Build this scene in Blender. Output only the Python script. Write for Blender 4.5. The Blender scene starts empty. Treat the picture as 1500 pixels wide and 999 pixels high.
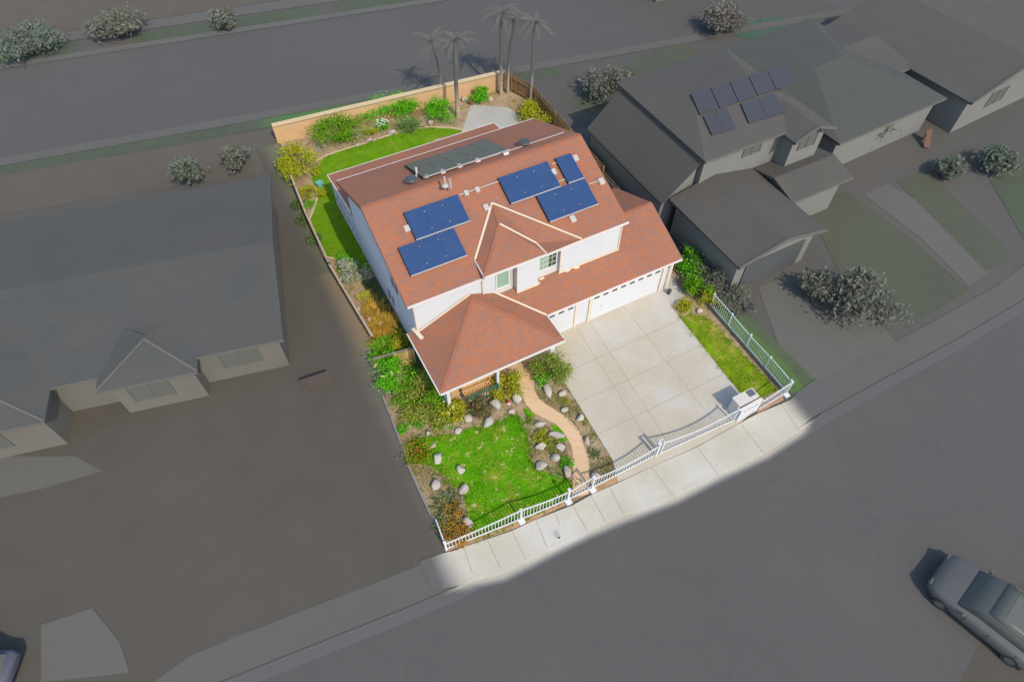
import bpy, bmesh, math, random
from mathutils import Vector, Matrix, noise
R = math.radians
col = bpy.context.scene.collection
scene = bpy.context.scene
random.seed(7)

# ------------------------------------------------------------------ camera (surveyed from the photo)
FPX, PITCH, YAW, ROLL = 946.278, 53.042, 27.788, -0.088
CAMP = Vector((-15.396, -19.322, 30.171))
_p, _y, _r = R(PITCH), R(YAW), R(ROLL)
FW = Vector((math.sin(_y)*math.cos(_p), math.cos(_y)*math.cos(_p), -math.sin(_p)))
_r0 = Vector((math.cos(_y), -math.sin(_y), 0)); _u0 = _r0.cross(FW)
RT = _r0*math.cos(_r) + _u0*math.sin(_r); UP = _u0*math.cos(_r) - _r0*math.sin(_r)
def ray(px, py): return FW*FPX + RT*(px-750) + UP*(499.5-py)
def at(px, py, z=0.0):
    d = ray(px, py); return CAMP + d*((z-CAMP.z)/d.z)
def atx(px, py, x):
    d = ray(px, py); return CAMP + d*((x-CAMP.x)/d.x)
def atplane(px, py, p0, n):
    d = ray(px, py); return CAMP + d*((p0-CAMP).dot(n)/d.dot(n))
def G(pts, z=0.0): return [at(a, b, z) for a, b in pts]
cd = bpy.data.cameras.new('camera'); cam = bpy.data.objects.new('camera', cd); col.objects.link(cam)
cd.sensor_fit = 'HORIZONTAL'; cd.sensor_width = 36; cd.lens = 36*FPX/1500; cd.clip_end = 1000; cd.clip_start = .5
M4 = Matrix((( RT.x, UP.x, -FW.x, CAMP.x), (RT.y, UP.y, -FW.y, CAMP.y), (RT.z, UP.z, -FW.z, CAMP.z), (0,0,0,1)))
cam.matrix_world = M4
scene.camera = cam

# ------------------------------------------------------------------ light
SUNV = Vector((0.085, -1.0, 1.07)).normalized()
w = bpy.data.worlds.new('World'); scene.world = w; w.use_nodes = True
nt = w.node_tree; bgn = nt.nodes['Background']
sky = nt.nodes.new('ShaderNodeTexSky'); sky.sky_type = 'NISHITA'; sky.sun_disc = False
sky.sun_elevation = math.asin(SUNV.z); sky.sun_rotation = math.atan2(SUNV.x, SUNV.y)
nt.links.new(sky.outputs[0], bgn.inputs[0]); bgn.inputs[1].default_value = 0.15
sd = bpy.data.lights.new('sun', 'SUN'); sd.energy = 2.1; sd.angle = R(.53); sd.color = (1, .89, .71)
so = bpy.data.objects.new('sun', sd); col.objects.link(so)
so.rotation_euler = SUNV.to_track_quat('Z', 'Y').to_euler(); so.location = (0, -20, 60)
vs = scene.view_settings; vs.view_transform = 'Standard'; vs.look = 'None'; vs.gamma = 1; vs.use_curve_mapping = False
vs.exposure = 0.72
scene.display_settings.display_device = 'sRGB'
KL = 1.37           # sunlit level ground: linear picture value = KL * albedo

# ------------------------------------------------------------------ materials
def lin(c):
    c = c/255.0
    return c/12.92 if c <= .04045 else ((c+.055)/1.055)**2.4
def alb(rgb, k=1.0): return tuple(min(.86, max(.002, lin(c)/KL*k)) for c in rgb) + (1.0,)
MATS = {}
class NT:
    def __init__(s, name):
        s.m = bpy.data.materials.new(name); s.m.use_nodes = True; s.t = s.m.node_tree; s.b = s.t.nodes['Principled BSDF']
        s.b.inputs['Specular IOR Level'].default_value = .2
        s._pos = None
    def n(s, ty, **kw):
        x = s.t.nodes.new(ty)
        for k, v in kw.items(): setattr(x, k, v)
        return x
    def l(s, a, b): s.t.links.new(a, b)
    def pos(s):
        if not s._pos: s._pos = s.n('ShaderNodeNewGeometry').outputs['Position']
        return s._pos
    def noise(s, scale, detail=4, rough=.6, vec=None):
        x = s.n('ShaderNodeTexNoise'); x.inputs['Scale'].default_value = scale; x.inputs['Detail'].default_value = detail
        x.inputs['Roughness'].default_value = rough; s.l(vec or s.pos(), x.inputs['Vector']); return x.outputs['Fac']
    def ramp(s, fac, stops, interp='LINEAR'):
        x = s.n('ShaderNodeValToRGB'); x.color_ramp.interpolation = interp; e = x.color_ramp.elements
        e[0].position, e[0].color = stops[0]; e[1].position, e[1].color = stops[-1]
        for p, c in stops[1:-1]:
            q = e.new(p); q.color = c
        s.l(fac, x.inputs[0]); return x.outputs[0]
    def mix(s, fac, a, b, mode='MIX'):
        x = s.n('ShaderNodeMix', data_type='RGBA', blend_type=mode)
        for sock, v in ((x.inputs[0], fac), (x.inputs[6], a), (x.inputs[7], b)):
            if hasattr(v, 'is_linked') or hasattr(v, 'links'): s.l(v, sock)
            else: sock.default_value = v
        return x.outputs[2]
    def math(s, op, a, b=0.0, c=None, clamp=False):
        x = s.n('ShaderNodeMath', operation=op); x.use_clamp = clamp
        for i, v in enumerate((a, b, c)):
            if v is None: continue
            if hasattr(v, 'links'): s.l(v, x.inputs[i])
            else: x.inputs[i].default_value = v
        return x.outputs[0]
    def base(s, c):
        if hasattr(c, 'links'): s.l(c, s.b.inputs['Base Color'])
        else: s.b.inputs['Base Color'].default_value = c
    def bump(s, h, st=.3, d=.02):
        x = s.n('ShaderNodeBump'); x.inputs['Strength'].default_value = st; x.inputs['Distance'].default_value = d
        s.l(h, x.inputs['Height']); s.l(x.outputs[0], s.b.inputs['Normal'])
    def rough(s, v): s.b.inputs['Roughness'].default_value = v
    def xyz(s):
        x = s.n('ShaderNodeSeparateXYZ'); s.l(s.pos(), x.inputs[0]); return x.outputs
def C(rgb): return alb(rgb)
def simple(name, rgb, var=.08, scale=3.0, rough=.7, bump=0.0, k=1.0):
    """plain surface with two scales of tonal mottling"""
    if name in MATS: return MATS[name]
    s = NT(name); c = alb(rgb, k)
    d = tuple(x*(1-var*1.5) for x in c[:3]) + (1,); b = tuple(min(.88, x*(1+var)) for x in c[:3]) + (1,)
    n1 = s.noise(scale, 6, .65); n2 = s.noise(scale*.17, 3)
    s.base(s.ramp(s.math('ADD', s.math('MULTIPLY', n1, .5), s.math('MULTIPLY', n2, .5)), [(.3, d), (.5, c), (.7, b)]))
    if bump: s.bump(s.noise(scale*6, 4), bump)
    s.rough(rough); MATS[name] = s.m; return s.m
def foliage(name, cols, rough=.55):
    """leaves: every leaf takes its own tint"""
    if name in MATS: return MATS[name]
    s = NT(name); g = s.n('ShaderNodeNewGeometry'); n = len(cols)
    st = [((i+.5)/n, alb(c, 1.75 if name.startswith('dull') else 1.18 if 'half' in name else 1.5)) for i, c in enumerate(cols)]
    s.base(s.ramp(g.outputs['Random Per Island'], st) if n > 1 else st[0][1])
    s.rough(rough); s.b.inputs['Specular IOR Level'].default_value = .12
    tr = s.n('ShaderNodeBsdfTranslucent'); s.t.links.new(s.b.inputs['Base Color'].links[0].from_socket, tr.inputs[0])
    mx = s.n('ShaderNodeMixShader'); mx.inputs[0].default_value = .5 if name.startswith('dull') else .28
    out = s.t.nodes['Material Output']
    s.l(s.b.outputs[0], mx.inputs[1]); s.l(tr.outputs[0], mx.inputs[2]); s.l(mx.outputs[0], out.inputs[0])
    MATS[name] = s.m; return s.m
def lawn_mat(name, lo, mid, hi, dry, bare=None, amt=.62):
    s = NT(name)
    n1 = s.noise(1.3, 5, .62); n2 = s.noise(11, 5, .75); n3 = s.noise(.42, 3)
    f = s.math('ADD', s.math('MULTIPLY', n1, .45), s.math('MULTIPLY', n2, .55))
    c = s.ramp(f, [(.34, alb(lo)), (.5, alb(mid)), (.66, alb(hi))])
    d = s.ramp(s.math('ADD', s.math('MULTIPLY', s.noise(.9, 6, .7), .75), s.math('MULTIPLY', n2, .25)), [(amt-.08, (0,0,0,1)), (amt+.06, (1,1,1,1))])
    c = s.mix(d, c, alb(dry))
    if bare:
        e = s.ramp(s.noise(2.1, 5, .7), [(.585, (0,0,0,1)), (.62, (1,1,1,1))]); c = s.mix(e, c, alb(bare))
    s.base(c); s.bump(s.noise(30, 4, .8), .7, .05); s.rough(.85); s.b.inputs['Specular IOR Level'].default_value = .05
    MATS[name] = s.m; return s.m

# ---- the homestead
def stucco_mat(name, rgb):
    s = NT(name); c = alb(rgb)
    s.base(s.mix(s.ramp(s.noise(.9, 4), [(.35, (0,0,0,1)), (.75, (1,1,1,1))]), c, tuple(x*.94 for x in c[:3])+(1,)))
    s.bump(s.noise(40, 3), .25, .01); s.rough(.85); MATS[name] = s.m; return s.m
WHITE = stucco_mat('white_stucco', (224, 226, 230))
TRIM = simple('cream_trim', (240, 222, 196), .04, 2)
FASCIA = simple('white_fascia', (236, 230, 224), .03, 2)
GDOOR = simple('garage_door_white', (228, 229, 232), .02, 2, .5)
WMETAL = simple('white_enamel', (232, 233, 232), .03, 5, .4)
DARKSLOT = simple('dark_glass', (66, 68, 66), .1, 5, .15)
def shingle_mat(name, cols, k=1.0, axis='X', line=(80, 50, 40)):
    """asphalt shingles: courses down the slope, each tab tinted by itself"""
    s = NT(name); tc = s.n('ShaderNodeTexCoord'); 
    br = s.n('ShaderNodeTexBrick'); br.inputs['Scale'].default_value = 1.0
    br.inputs['Brick Width'].default_value = .30; br.inputs['Row Height'].default_value = .14; br.inputs['Mortar Size'].default_value = .006
    br.inputs['Color1'].default_value = (0,0,0,1); br.inputs['Color2'].default_value = (1,1,1,1); br.inputs['Mortar'].default_value = (.5,.5,.5,1)
    sp = s.n('ShaderNodeSeparateXYZ'); s.l(tc.outputs['UV'], sp.inputs[0])
    cb = s.n('ShaderNodeCombineXYZ'); s.l(sp.outputs[0], cb.inputs[0]); s.l(sp.outputs[1], cb.inputs[1])
    s.l(cb.outputs[0], br.inputs['Vector'])
    t = s.math('ADD', s.math('MULTIPLY', br.outputs['Color'], .4), s.math('MULTIPLY', s.noise(4.5, 5, .75), .6))
    n = len(cols)
    c = s.ramp(t, [(.2+.6*i/(n-1), alb(q, k)) for i, q in enumerate(cols)])
    big = s.ramp(s.noise(.35, 3), [(.35, (.93,.94,.96,1)), (.65, (1.04,1.0,.97,1))])
    c = s.mix(1.0, c, big, 'MULTIPLY')
    c = s.mix(s.math('MULTIPLY', br.outputs['Fac'], .35), c, alb(line))
    s.base(c); s.bump(s.math('ADD', br.outputs['Color'], s.noise(50, 2)), .35, .02); s.rough(.9); MATS[name] = s.m; return s.m
SHING = shingle_mat('terracotta_shingles', [(134, 116, 112), (170, 118, 94), (182, 118, 86), (156, 118, 106), (190, 126, 92)], 1.0)
def panel_mat(name, a, b, k=1.0):
    s = NT(name); tc = s.n('ShaderNodeTexCoord'); sp = s.n('ShaderNodeSeparateXYZ'); s.l(tc.outputs['UV'], sp.inputs[0])
    def lines(o, per, wd):
        f = s.math('FRACT', s.math('DIVIDE', o, per)); return s.math('LESS_THAN', f, wd)
    ln = s.math('MAXIMUM', lines(sp.outputs[0], .125, .14), lines(sp.outputs[1], .158, .06))
    c = s.mix(s.ramp(s.noise(2.2, 5, .8), [(.3, (0,0,0,1)), (.7, (1,1,1,1))]), alb(a, k), alb(b, k))
    s.base(s.mix(s.math('MULTIPLY', ln, .4), c, alb((120, 140, 178), k))); s.rough(.32)
    s.b.inputs['Specular IOR Level'].default_value = .35; MATS[name] = s.m; return s.m
PANEL = panel_mat('blue_solar_cells', (44, 78, 130), (60, 92, 142), .78)
PANELG = simple('sky_sheen_solar_cells', (98, 100, 90), .08, 2, .35)  # rear panels: turned-from-sun tone and sky sheen put into the colour
PFRAME = simple('panel_frame_aluminium', (190, 186, 180), .05, 5, .4)
PDARK = simple('panel_edge_black', (40, 40, 46), .1, 5, .5)
CONC = None
def concrete_mat(name, rgb, rgb2, fades=(), to=(104, 103, 101)):
    """poured concrete with stains; it weathers to dull grey past the lot's ends"""
    s = NT(name)
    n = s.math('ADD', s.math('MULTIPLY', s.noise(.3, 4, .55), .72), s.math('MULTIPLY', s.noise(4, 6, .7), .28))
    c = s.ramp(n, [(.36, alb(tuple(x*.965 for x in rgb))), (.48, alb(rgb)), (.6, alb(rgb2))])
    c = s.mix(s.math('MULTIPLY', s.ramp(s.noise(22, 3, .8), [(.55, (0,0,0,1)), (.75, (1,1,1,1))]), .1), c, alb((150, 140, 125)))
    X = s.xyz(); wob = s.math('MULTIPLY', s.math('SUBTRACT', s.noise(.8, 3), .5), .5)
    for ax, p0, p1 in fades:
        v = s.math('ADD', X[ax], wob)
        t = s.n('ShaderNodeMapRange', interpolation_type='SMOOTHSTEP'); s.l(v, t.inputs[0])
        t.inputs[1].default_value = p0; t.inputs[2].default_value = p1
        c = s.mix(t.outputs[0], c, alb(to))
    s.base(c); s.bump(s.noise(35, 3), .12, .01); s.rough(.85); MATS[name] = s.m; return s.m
DRIVE = concrete_mat('driveway_concrete', (205, 195, 174), (209, 204, 194))
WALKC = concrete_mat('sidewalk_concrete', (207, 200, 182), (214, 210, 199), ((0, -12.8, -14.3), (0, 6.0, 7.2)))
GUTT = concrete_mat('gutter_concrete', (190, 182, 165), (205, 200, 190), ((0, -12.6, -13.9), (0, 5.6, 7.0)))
PATIO = concrete_mat('patio_concrete', (190, 188, 178), (204, 200, 190))
JOINT = simple('concrete_joint', (174, 165, 146), .1, 4)
TAN = concrete_mat('tan_path_concrete', (232, 196, 156), (237, 204, 168))
SOIL = None
def soil_mat():
    s = NT('garden_soil'); n1 = s.noise(.8, 5, .65); n2 = s.noise(14, 6, .8)
    f = s.math('ADD', s.math('MULTIPLY', n1, .55), s.math('MULTIPLY', n2, .45))
    c = s.ramp(f, [(.36, alb((140, 112, 86))), (.47, alb((180, 152, 122))), (.56, alb((190, 166, 136))), (.64, alb((206, 184, 156)))])
    g = s.ramp(s.noise(1.7, 6, .7), [(.5, (0,0,0,1)), (.64, (.75,.75,.75,1))]); c = s.mix(g, c, alb((124, 134, 60)))
    s.base(c); s.bump(s.noise(25, 5, .8), .6, .04); s.rough(.95); MATS['garden_soil'] = s.m; return s.m
SOIL = soil_mat()
BARK = simple('orange_bark_mulch', (194, 158, 122), .3, 12, .9, .6)
LAWN = lawn_mat('front_lawn_grass', (66, 128, 10), (96, 168, 14), (134, 190, 30), (158, 162, 56), (206, 190, 130), .57)
LAWNR = lawn_mat('side_lawn_grass', (96, 140, 14), (132, 168, 28), (160, 182, 44), (190, 172, 84), None, .56)
LAWNB = lawn_mat('back_lawn_grass', (92, 136, 22), (112, 158, 24), (136, 178, 26), (150, 164, 60), None, .60)
BLADE = foliage('grass_blades', [(58, 110, 8), (84, 146, 14), (120, 162, 30), (74, 130, 10), (132, 150, 44)])
BLADER = foliage('dry_grass_blades', [(100, 138, 18), (136, 156, 36), (156, 150, 66), (88, 130, 12)])
ROCK = simple('granite_boulder', (198, 190, 178), .25, 7, .95, .8)
ROCKP = simple('pinkish_boulder', (204, 186, 170), .25, 7, .95, .8)
BLOCK = simple('orange_block_wall', (224, 184, 138), .1, 1.5, .9, .2)
BLOCKCAP = simple('wall_cap', (222, 198, 158), .06, 3)
def wood_mat(name, a, b):
    s = NT(name); mp = s.n('ShaderNodeMapping'); s.l(s.pos(), mp.inputs[0]); mp.inputs['Scale'].default_value = (9, 9, .5)
    s.base(s.ramp(s.noise(1.0, 5, .7, mp.outputs[0]), [(.32, alb(a)), (.68, alb(b))])); s.rough(.85); MATS[name] = s.m; return s.m
WOOD = wood_mat('weathered_fence_wood', (120, 88, 60), (196, 156, 108))
WOODL = wood_mat('gate_wood', (190, 142, 84), (236, 198, 134)); SLAT = wood_mat('bench_wood', (226, 172, 104), (246, 204, 138))
WOODD = wood_mat('old_grey_wood', (110, 100, 88), (160, 146, 128))
GREENM = simple('green_painted_metal', (62, 112, 90), .12, 5, .5)
def palm_mat():
    s = NT('palm_trunk_bark'); z = s.xyz()[2]
    f = s.math('ADD', z, s.math('MULTIPLY', s.noise(1.5, 4), 1.2))
    g = s.n('ShaderNodeMapRange'); s.l(f, g.inputs[0]); g.inputs[1].default_value = 1.6; g.inputs[2].default_value = 3.4  # trunk greys out with height: the veil's fade painted into the bark
    mp = s.n('ShaderNodeMapping'); s.l(s.pos(), mp.inputs[0]); mp.inputs['Scale'].default_value = (3, 3, 14)
    c = s.ramp(s.noise(1, 5, .7, mp.outputs[0]), [(.32, alb((156, 138, 118))), (.68, alb((208, 192, 172)))])
    s.base(s.mix(g.outputs[0], c, alb((106, 104, 100)))); s.rough(.9); MATS['palm_trunk_bark'] = s.m; return s.m
PALMT = palm_mat()
STEM = simple('woody_stem', (110, 88, 62), .2, 8)
POT = simple('clay_pot', (176, 120, 100), .12, 6)
TEAL = simple('turquoise_plastic', (120, 190, 180), .05, 4, .4)
DARKMET = simple('dark_vent_metal', (84, 88, 92), .1, 4, .45)
GALV = simple('galvanised_metal', (196, 192, 184), .1, 6, .45)
GLASSB = simple('blue_window_glass', (64, 86, 112), .1, 1, .1)
GLASSG = simple('green_window_glass', (154, 186, 164), .1, 2, .15)
GLASSD = simple('dark_window_glass', (70, 92, 66), .3, 4, .15)
RAKE = simple('rake_edge_brown', (150, 108, 90), .08, 4, .8)
RED = simple('red_plastic', (220, 70, 60), .05, 4, .4)
# ---- the surroundings, with a dimming grey veil painted into their colours
def gm(name, rgb, var=.05, scale=.8, rough=.9, k=1.0): return simple(name, (rgb[0]*.985, rgb[1]*.98, rgb[2]*.95), var, scale, rough, 0, k)
def ground_mat():
    s = NT('dull_ground'); n1 = s.noise(.06, 4); n2 = s.noise(.7, 5, .7)
    f = s.math('ADD', s.math('MULTIPLY', n1, .7), s.math('MULTIPLY', n2, .3))
    s.base(s.ramp(f, [(.35, alb((92, 91, 87))), (.5, alb((97, 95, 91))), (.62, alb((102, 98, 92)))])); s.rough(.95); s.bump(n2, .1)
    return s.m
def asphalt_mat():
    s = NT('grey_asphalt'); n1 = s.noise(.05, 4); n2 = s.noise(1.2, 6, .75)
    f = s.math('ADD', s.math('MULTIPLY', n1, .75), s.math('MULTIPLY', n2, .25))
    c = s.ramp(f, [(.35, alb((94, 93, 90))), (.5, alb((97, 96, 93))), (.62, alb((100, 99, 95)))])
    vo = s.n('ShaderNodeTexVoronoi', feature='DISTANCE_TO_EDGE'); vo.inputs['Scale'].default_value = .17
    mp = s.n('ShaderNodeVectorMath', operation='ADD'); s.l(s.pos(), mp.inputs[0])
    nz = s.n('ShaderNodeTexNoise'); nz.inputs['Scale'].default_value = .5; s.l(s.pos(), nz.inputs[0])
    sc = s.n('ShaderNodeVectorMath', operation='SCALE'); s.l(nz.outputs['Color'], sc.inputs[0]); sc.inputs['Scale'].default_value = 2.2
    s.l(sc.outputs[0], mp.inputs[1]); s.l(mp.outputs[0], vo.inputs['Vector'])
    ck = s.ramp(vo.outputs['Distance'], [(0, (1,1,1,1)), (.022, (0,0,0,1))])
    s.base(s.mix(s.math('MULTIPLY', ck, .12), c, alb((72, 72, 72)))); s.rough(.95); s.bump(s.noise(18, 4), .1); return s.m
GROUND = ground_mat(); ASPH = asphalt_mat()
GWALK = gm('grey_pavement', (106, 105, 103)); GLITE = gm('grey_light_concrete', (109, 108, 105)); GDIRT = gm('dull_brown_earth', (95, 91, 86), .08, .6)
GTAN = gm('dull_tan_earth', (104, 98, 91), .08, .5); GGRASS = gm('dull_green_verge', (88, 97, 82), .1, .9); GGRASS2 = gm('dull_olive_lawn', (92, 96, 84), .1, .9)
GTEAL = gm('dull_teal_turf', (80, 106, 92), .06, .8)
def dull_roof(name, rgb, k): return shingle_mat(name, [tuple(c*f for c in rgb) for f in (.965, 1.0, .985, 1.03)], k, line=tuple(c*.86 for c in rgb))
GROOF = dull_roof('dull_grey_roof', (100, 101, 98), .84); GROOF2 = dull_roof('dull_brown_roof', (98, 96, 91), .98)
GROOF3 = dull_roof('dull_green_grey_roof', (94, 97, 92), .92)
GWALL = gm('dull_cream_wall', (124, 121, 117)); GWALL2 = gm('dull_grey_wall', (138, 138, 137)); GTRIM = gm('dull_pale_trim', (114, 113, 109), .03, 1)
GGLASS = gm('dull_window', (108, 111, 109), .05, 1, .6); GPANEL = gm('dull_blue_panel', (86, 88, 98), .05, 1, .5, .82)
GDOORM = gm('dull_blue_grey_door', (90, 93, 98)); GWOOD = gm('dull_red_brown_wood', (100, 90, 88), .08, 1)
GCAR = gm('dull_car_paint', (106, 107, 110), .03, 1, .5); GCARR = gm('dull_car_roof', (106, 110, 108), .03, 1, .5); GCARB = gm('dull_blue_car_paint', (98, 98, 116), .03, 1, .5)
GTYRE = gm('dull_tyre', (70, 70, 70)); GSTEM = gm('dull_trunk', (100, 94, 88), .1, 4); GORANGE = gm('dull_orange_plastic', (128, 100, 84), .05, 3)
def gfol(name, cs): return foliage(name, cs)
GF1 = gfol('dull_olive_leaves', [(118,120,107), (124,126,111), (112,115,102), (120,119,108)])
GF2 = gfol('dull_green_leaves', [(112,121,106), (120,128,112), (108,115,102)])

# ------------------------------------------------------------------ mesh builder
class MB:
    def __init__(s): s.v = []; s.f = []; s.uv = []
    def face(s, pts, uv=None):
        i = len(s.v); s.v += [tuple(p) for p in pts]; s.f.append(tuple(range(i, i+len(pts)))); s.uv.append(uv)
    def box(s, c, d, rz=0.0, mat=None):
        hx, hy, hz = d[0]/2, d[1]/2, d[2]/2; c = Vector(c); rot = Matrix.Rotation(rz, 3, 'Z') if mat is None else mat
        P = [c + rot @ Vector((x, y, z)) for z in (-hz, hz) for x, y in ((-hx, -hy), (hx, -hy), (hx, hy), (-hx, hy))]
        i = len(s.v); s.v += [tuple(p) for p in P]
        for q in ((3,2,1,0), (4,5,6,7), (0,1,5,4), (1,2,6,5), (2,3,7,6), (3,0,4,7)):
            s.f.append(tuple(i+k for k in q)); s.uv.append(None)
        return s
    def bar(s, a, b, wd, ht=None, up=Vector((0,0,1))):
        a, b = Vector(a), Vector(b); ht = ht or wd; d = (b-a); L = d.length
        if L < 1e-5: return s
        d.normalize()
        if abs(d.dot(up)) > .98: up = Vector((0, 1, 0))
        sd_ = d.cross(up).normalized(); u = sd_.cross(d)
        m = Matrix((sd_, d, u)).transposed()
        return s.box((a+b)/2, (wd, L, ht), 0, m)
    def tube(s, pts, r, n=8, caps=True):
        pts = [Vector(p) for p in pts]; rr = r if isinstance(r, (list, tuple)) else [r]*len(pts); base = len(s.v)
        for k, p in enumerate(pts):
            d = (pts[min(k+1, len(pts)-1)] - pts[max(k-1, 0)]).normalized()
            a = d.cross(Vector((0, 0, 1)) if abs(d.z) < .9 else Vector((1, 0, 0))).normalized(); b = d.cross(a)
            s.v += [tuple(p + (a*math.cos(2*math.pi*j/n) + b*math.sin(2*math.pi*j/n))*rr[k]) for j in range(n)]
        for k in range(len(pts)-1):
            for j in range(n):
                s.f.append((base+k*n+j, base+k*n+(j+1) % n, base+(k+1)*n+(j+1) % n, base+(k+1)*n+j)); s.uv.append(None)
        if caps:
            s.f.append(tuple(base+j for j in range(n))); s.uv.append(None)
            s.f.append(tuple(base+(len(pts)-1)*n+j for j in reversed(range(n)))); s.uv.append(None)
        return s
    def prism(s, pts, z0, z1):
        """flat outline given height; works for concave outlines too"""
        n = len(pts); A = sum(pts[i][0]*pts[(i+1) % n][1]-pts[(i+1) % n][0]*pts[i][1] for i in range(n))
        if A < 0: pts = pts[::-1]
        i = len(s.v); s.v += [(p[0], p[1], z1) for p in pts] + [(p[0], p[1], z0) for p in pts]
        s.f.append(tuple(range(i, i+n))); s.uv.append(None)
        for k in range(n):
            s.f.append((i+k, i+n+k, i+n+(k+1) % n, i+(k+1) % n)); s.uv.append(None)
        return s
    def slab(s, pts, t, up=None):
        """a sloping roof plane with thickness t; its UVs run along the eave and up the slope"""
        P = [Vector(p) for p in pts]; n = Vector((0,0,0))
        for k in range(len(P)):
            a, b = P[k], P[(k+1) % len(P)]; n += Vector(((a.y-b.y)*(a.z+b.z), (a.z-b.z)*(a.x+b.x), (a.x-b.x)*(a.y+b.y)))
        n.normalize()
        if n.z < 0: n = -n; P = P[::-1]
        h = Vector((0,0,1)).cross(n)
        h = h.normalized() if h.length > 1e-4 else Vector((1,0,0)); g = n.cross(h)
        uv = [(p.dot(h), p.dot(g)) for p in P]
        i = len(s.v); m = len(P); s.v += [tuple(p) for p in P] + [tuple(p - Vector((0,0,t))) for p in P]
        s.f.append(tuple(range(i, i+m))); s.uv.append(uv)
        s.f.append(tuple(reversed(range(i+m, i+2*m)))); s.uv.append(None)
        for k in range(m):
            s.f.append((i+k, i+m+k, i+m+(k+1) % m, i+(k+1) % m)); s.uv.append(None)
        return s
    def build(s, name, mat, parent=None, smooth=False, mats=None):
        me = bpy.data.meshes.new(name); me.from_pydata(s.v, [], s.f)
        if any(u for u in s.uv):
            ul = me.uv_layers.new(name='UVMap')
            for pl, u in zip(me.polygons, s.uv):
                if u:
                    for li, q in zip(pl.loop_indices, u): ul.data[li].uv = q
        me.materials.append(mat)
        if smooth:
            for p in me.polygons: p.use_smooth = True
        me.update(); o = bpy.data.objects.new(name, me); col.objects.link(o)
        if parent: o.parent = parent; o.matrix_parent_inverse = parent.matrix_basis.inverted()
        return o
def tag(o, label=None, cat=None, group=None, kind=None):
    if label: o['label'] = label
    if cat: o['category'] = cat
    if group: o['group'] = group
    if kind: o['kind'] = kind
    return o
def thing(name, label, cat, loc=(0,0,0), rz=0.0, group=None):
    o = bpy.data.objects.new(name, None); col.objects.link(o); o.location = loc; o.rotation_euler = (0, 0, rz)
    o.empty_display_size = .2
    return tag(o, label, cat, group)
def ribbon(name, left, right, z, mat, parent=None, kind='structure'):
    m = MB()
    for k in range(len(left)-1):
        m.face([(left[k][0], left[k][1], z), (right[k][0], right[k][1], z), (right[k+1][0], right[k+1][1], z), (left[k+1][0], left[k+1][1], z)])
    o = m.build(name, mat, parent)
    if kind: o['kind'] = kind
    bm = bmesh.new(); bm.from_mesh(o.data); bmesh.ops.remove_doubles(bm, verts=bm.verts, dist=1e-4)
    for f in bm.faces:
        if f.normal.z < 0: f.normal_flip()
    bm.to_mesh(o.data); bm.free(); return o
def sheet(name, pts, z, mat, kind='structure', thick=0.0, parent=None):
    m = MB()
    if thick: m.prism([(p[0], p[1]) for p in pts], z-thick, z)
    else:
        n = len(pts); A = sum(pts[i][0]*pts[(i+1) % n][1]-pts[(i+1) % n][0]*pts[i][1] for i in range(n))
        if A < 0: pts = pts[::-1]
        m.face([(p[0], p[1], z) for p in pts])
    o = m.build(name, mat, parent)
    if kind: o['kind'] = kind
    return o
def inside(p, poly):
    c = False; n = len(poly)
    for i in range(n):
        a, b = poly[i], poly[(i+1) % n]
        if (a[1] > p[1]) != (b[1] > p[1]) and p[0] < (b[0]-a[0])*(p[1]-a[1])/(b[1]-a[1]+1e-12)+a[0]: c = not c
    return c
def smooth_poly(pts, it=2, wob=0.0):
    P = [Vector((p[0], p[1])) for p in pts]
    for _ in range(it):
        Q = []
        for i in range(len(P)):
            a, b = P[i], P[(i+1) % len(P)]; Q += [a*.75+b*.25, a*.25+b*.75]
        P = Q
    if wob: P = [p + Vector((noise.noise((p.x*1.7, p.y*1.7, 1)), noise.noise((p.x*1.7, p.y*1.7, 9))))*wob for p in P]
    return P
def leafquads(m, c, rad, n, leaf, rng, up=.75, clumps=20, shell=.5):
    rad = (rad[0]*1.22, rad[1]*1.22, rad[2]*1.08); n = int(n*2.0)
    """leaves gathered into clumps through an ellipsoid's volume, with gaps between"""
    cl = []
    for _ in range(clumps):
        while True:
            d = Vector((rng.uniform(-1,1), rng.uniform(-1,1), rng.uniform(-.75,1)))
            if .05 < d.length <= 1: break
        d = d.normalized()*(shell + (1-shell)*rng.random())*.82
        cl.append((d, rng.uniform(.26, .46)))
    for _ in range(n):
        d, r = cl[int(rng.random()*len(cl))]
        q = d + Vector((rng.gauss(0,1), rng.gauss(0,1), rng.gauss(0,1)))*r*.5
        p = Vector((c[0]+q.x*rad[0], c[1]+q.y*rad[1], c[2]+q.z*rad[2]))
        if p.z < .02: p.z = .02+rng.random()*.08
        a = Vector((rng.gauss(0,1), rng.gauss(0,1), rng.gauss(0,1)*.6+up)).normalized()
        b = a.cross(Vector((rng.gauss(0,1), rng.gauss(0,1), rng.gauss(0,1)))).normalized()
        L = leaf*rng.uniform(.6, 1.35); W = L*rng.uniform(.35, .6)
        e = a.cross(b)
        m.face([p - a*L*.5, p + b*W*.5, p + a*L*.5, p - b*W*.5])
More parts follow.
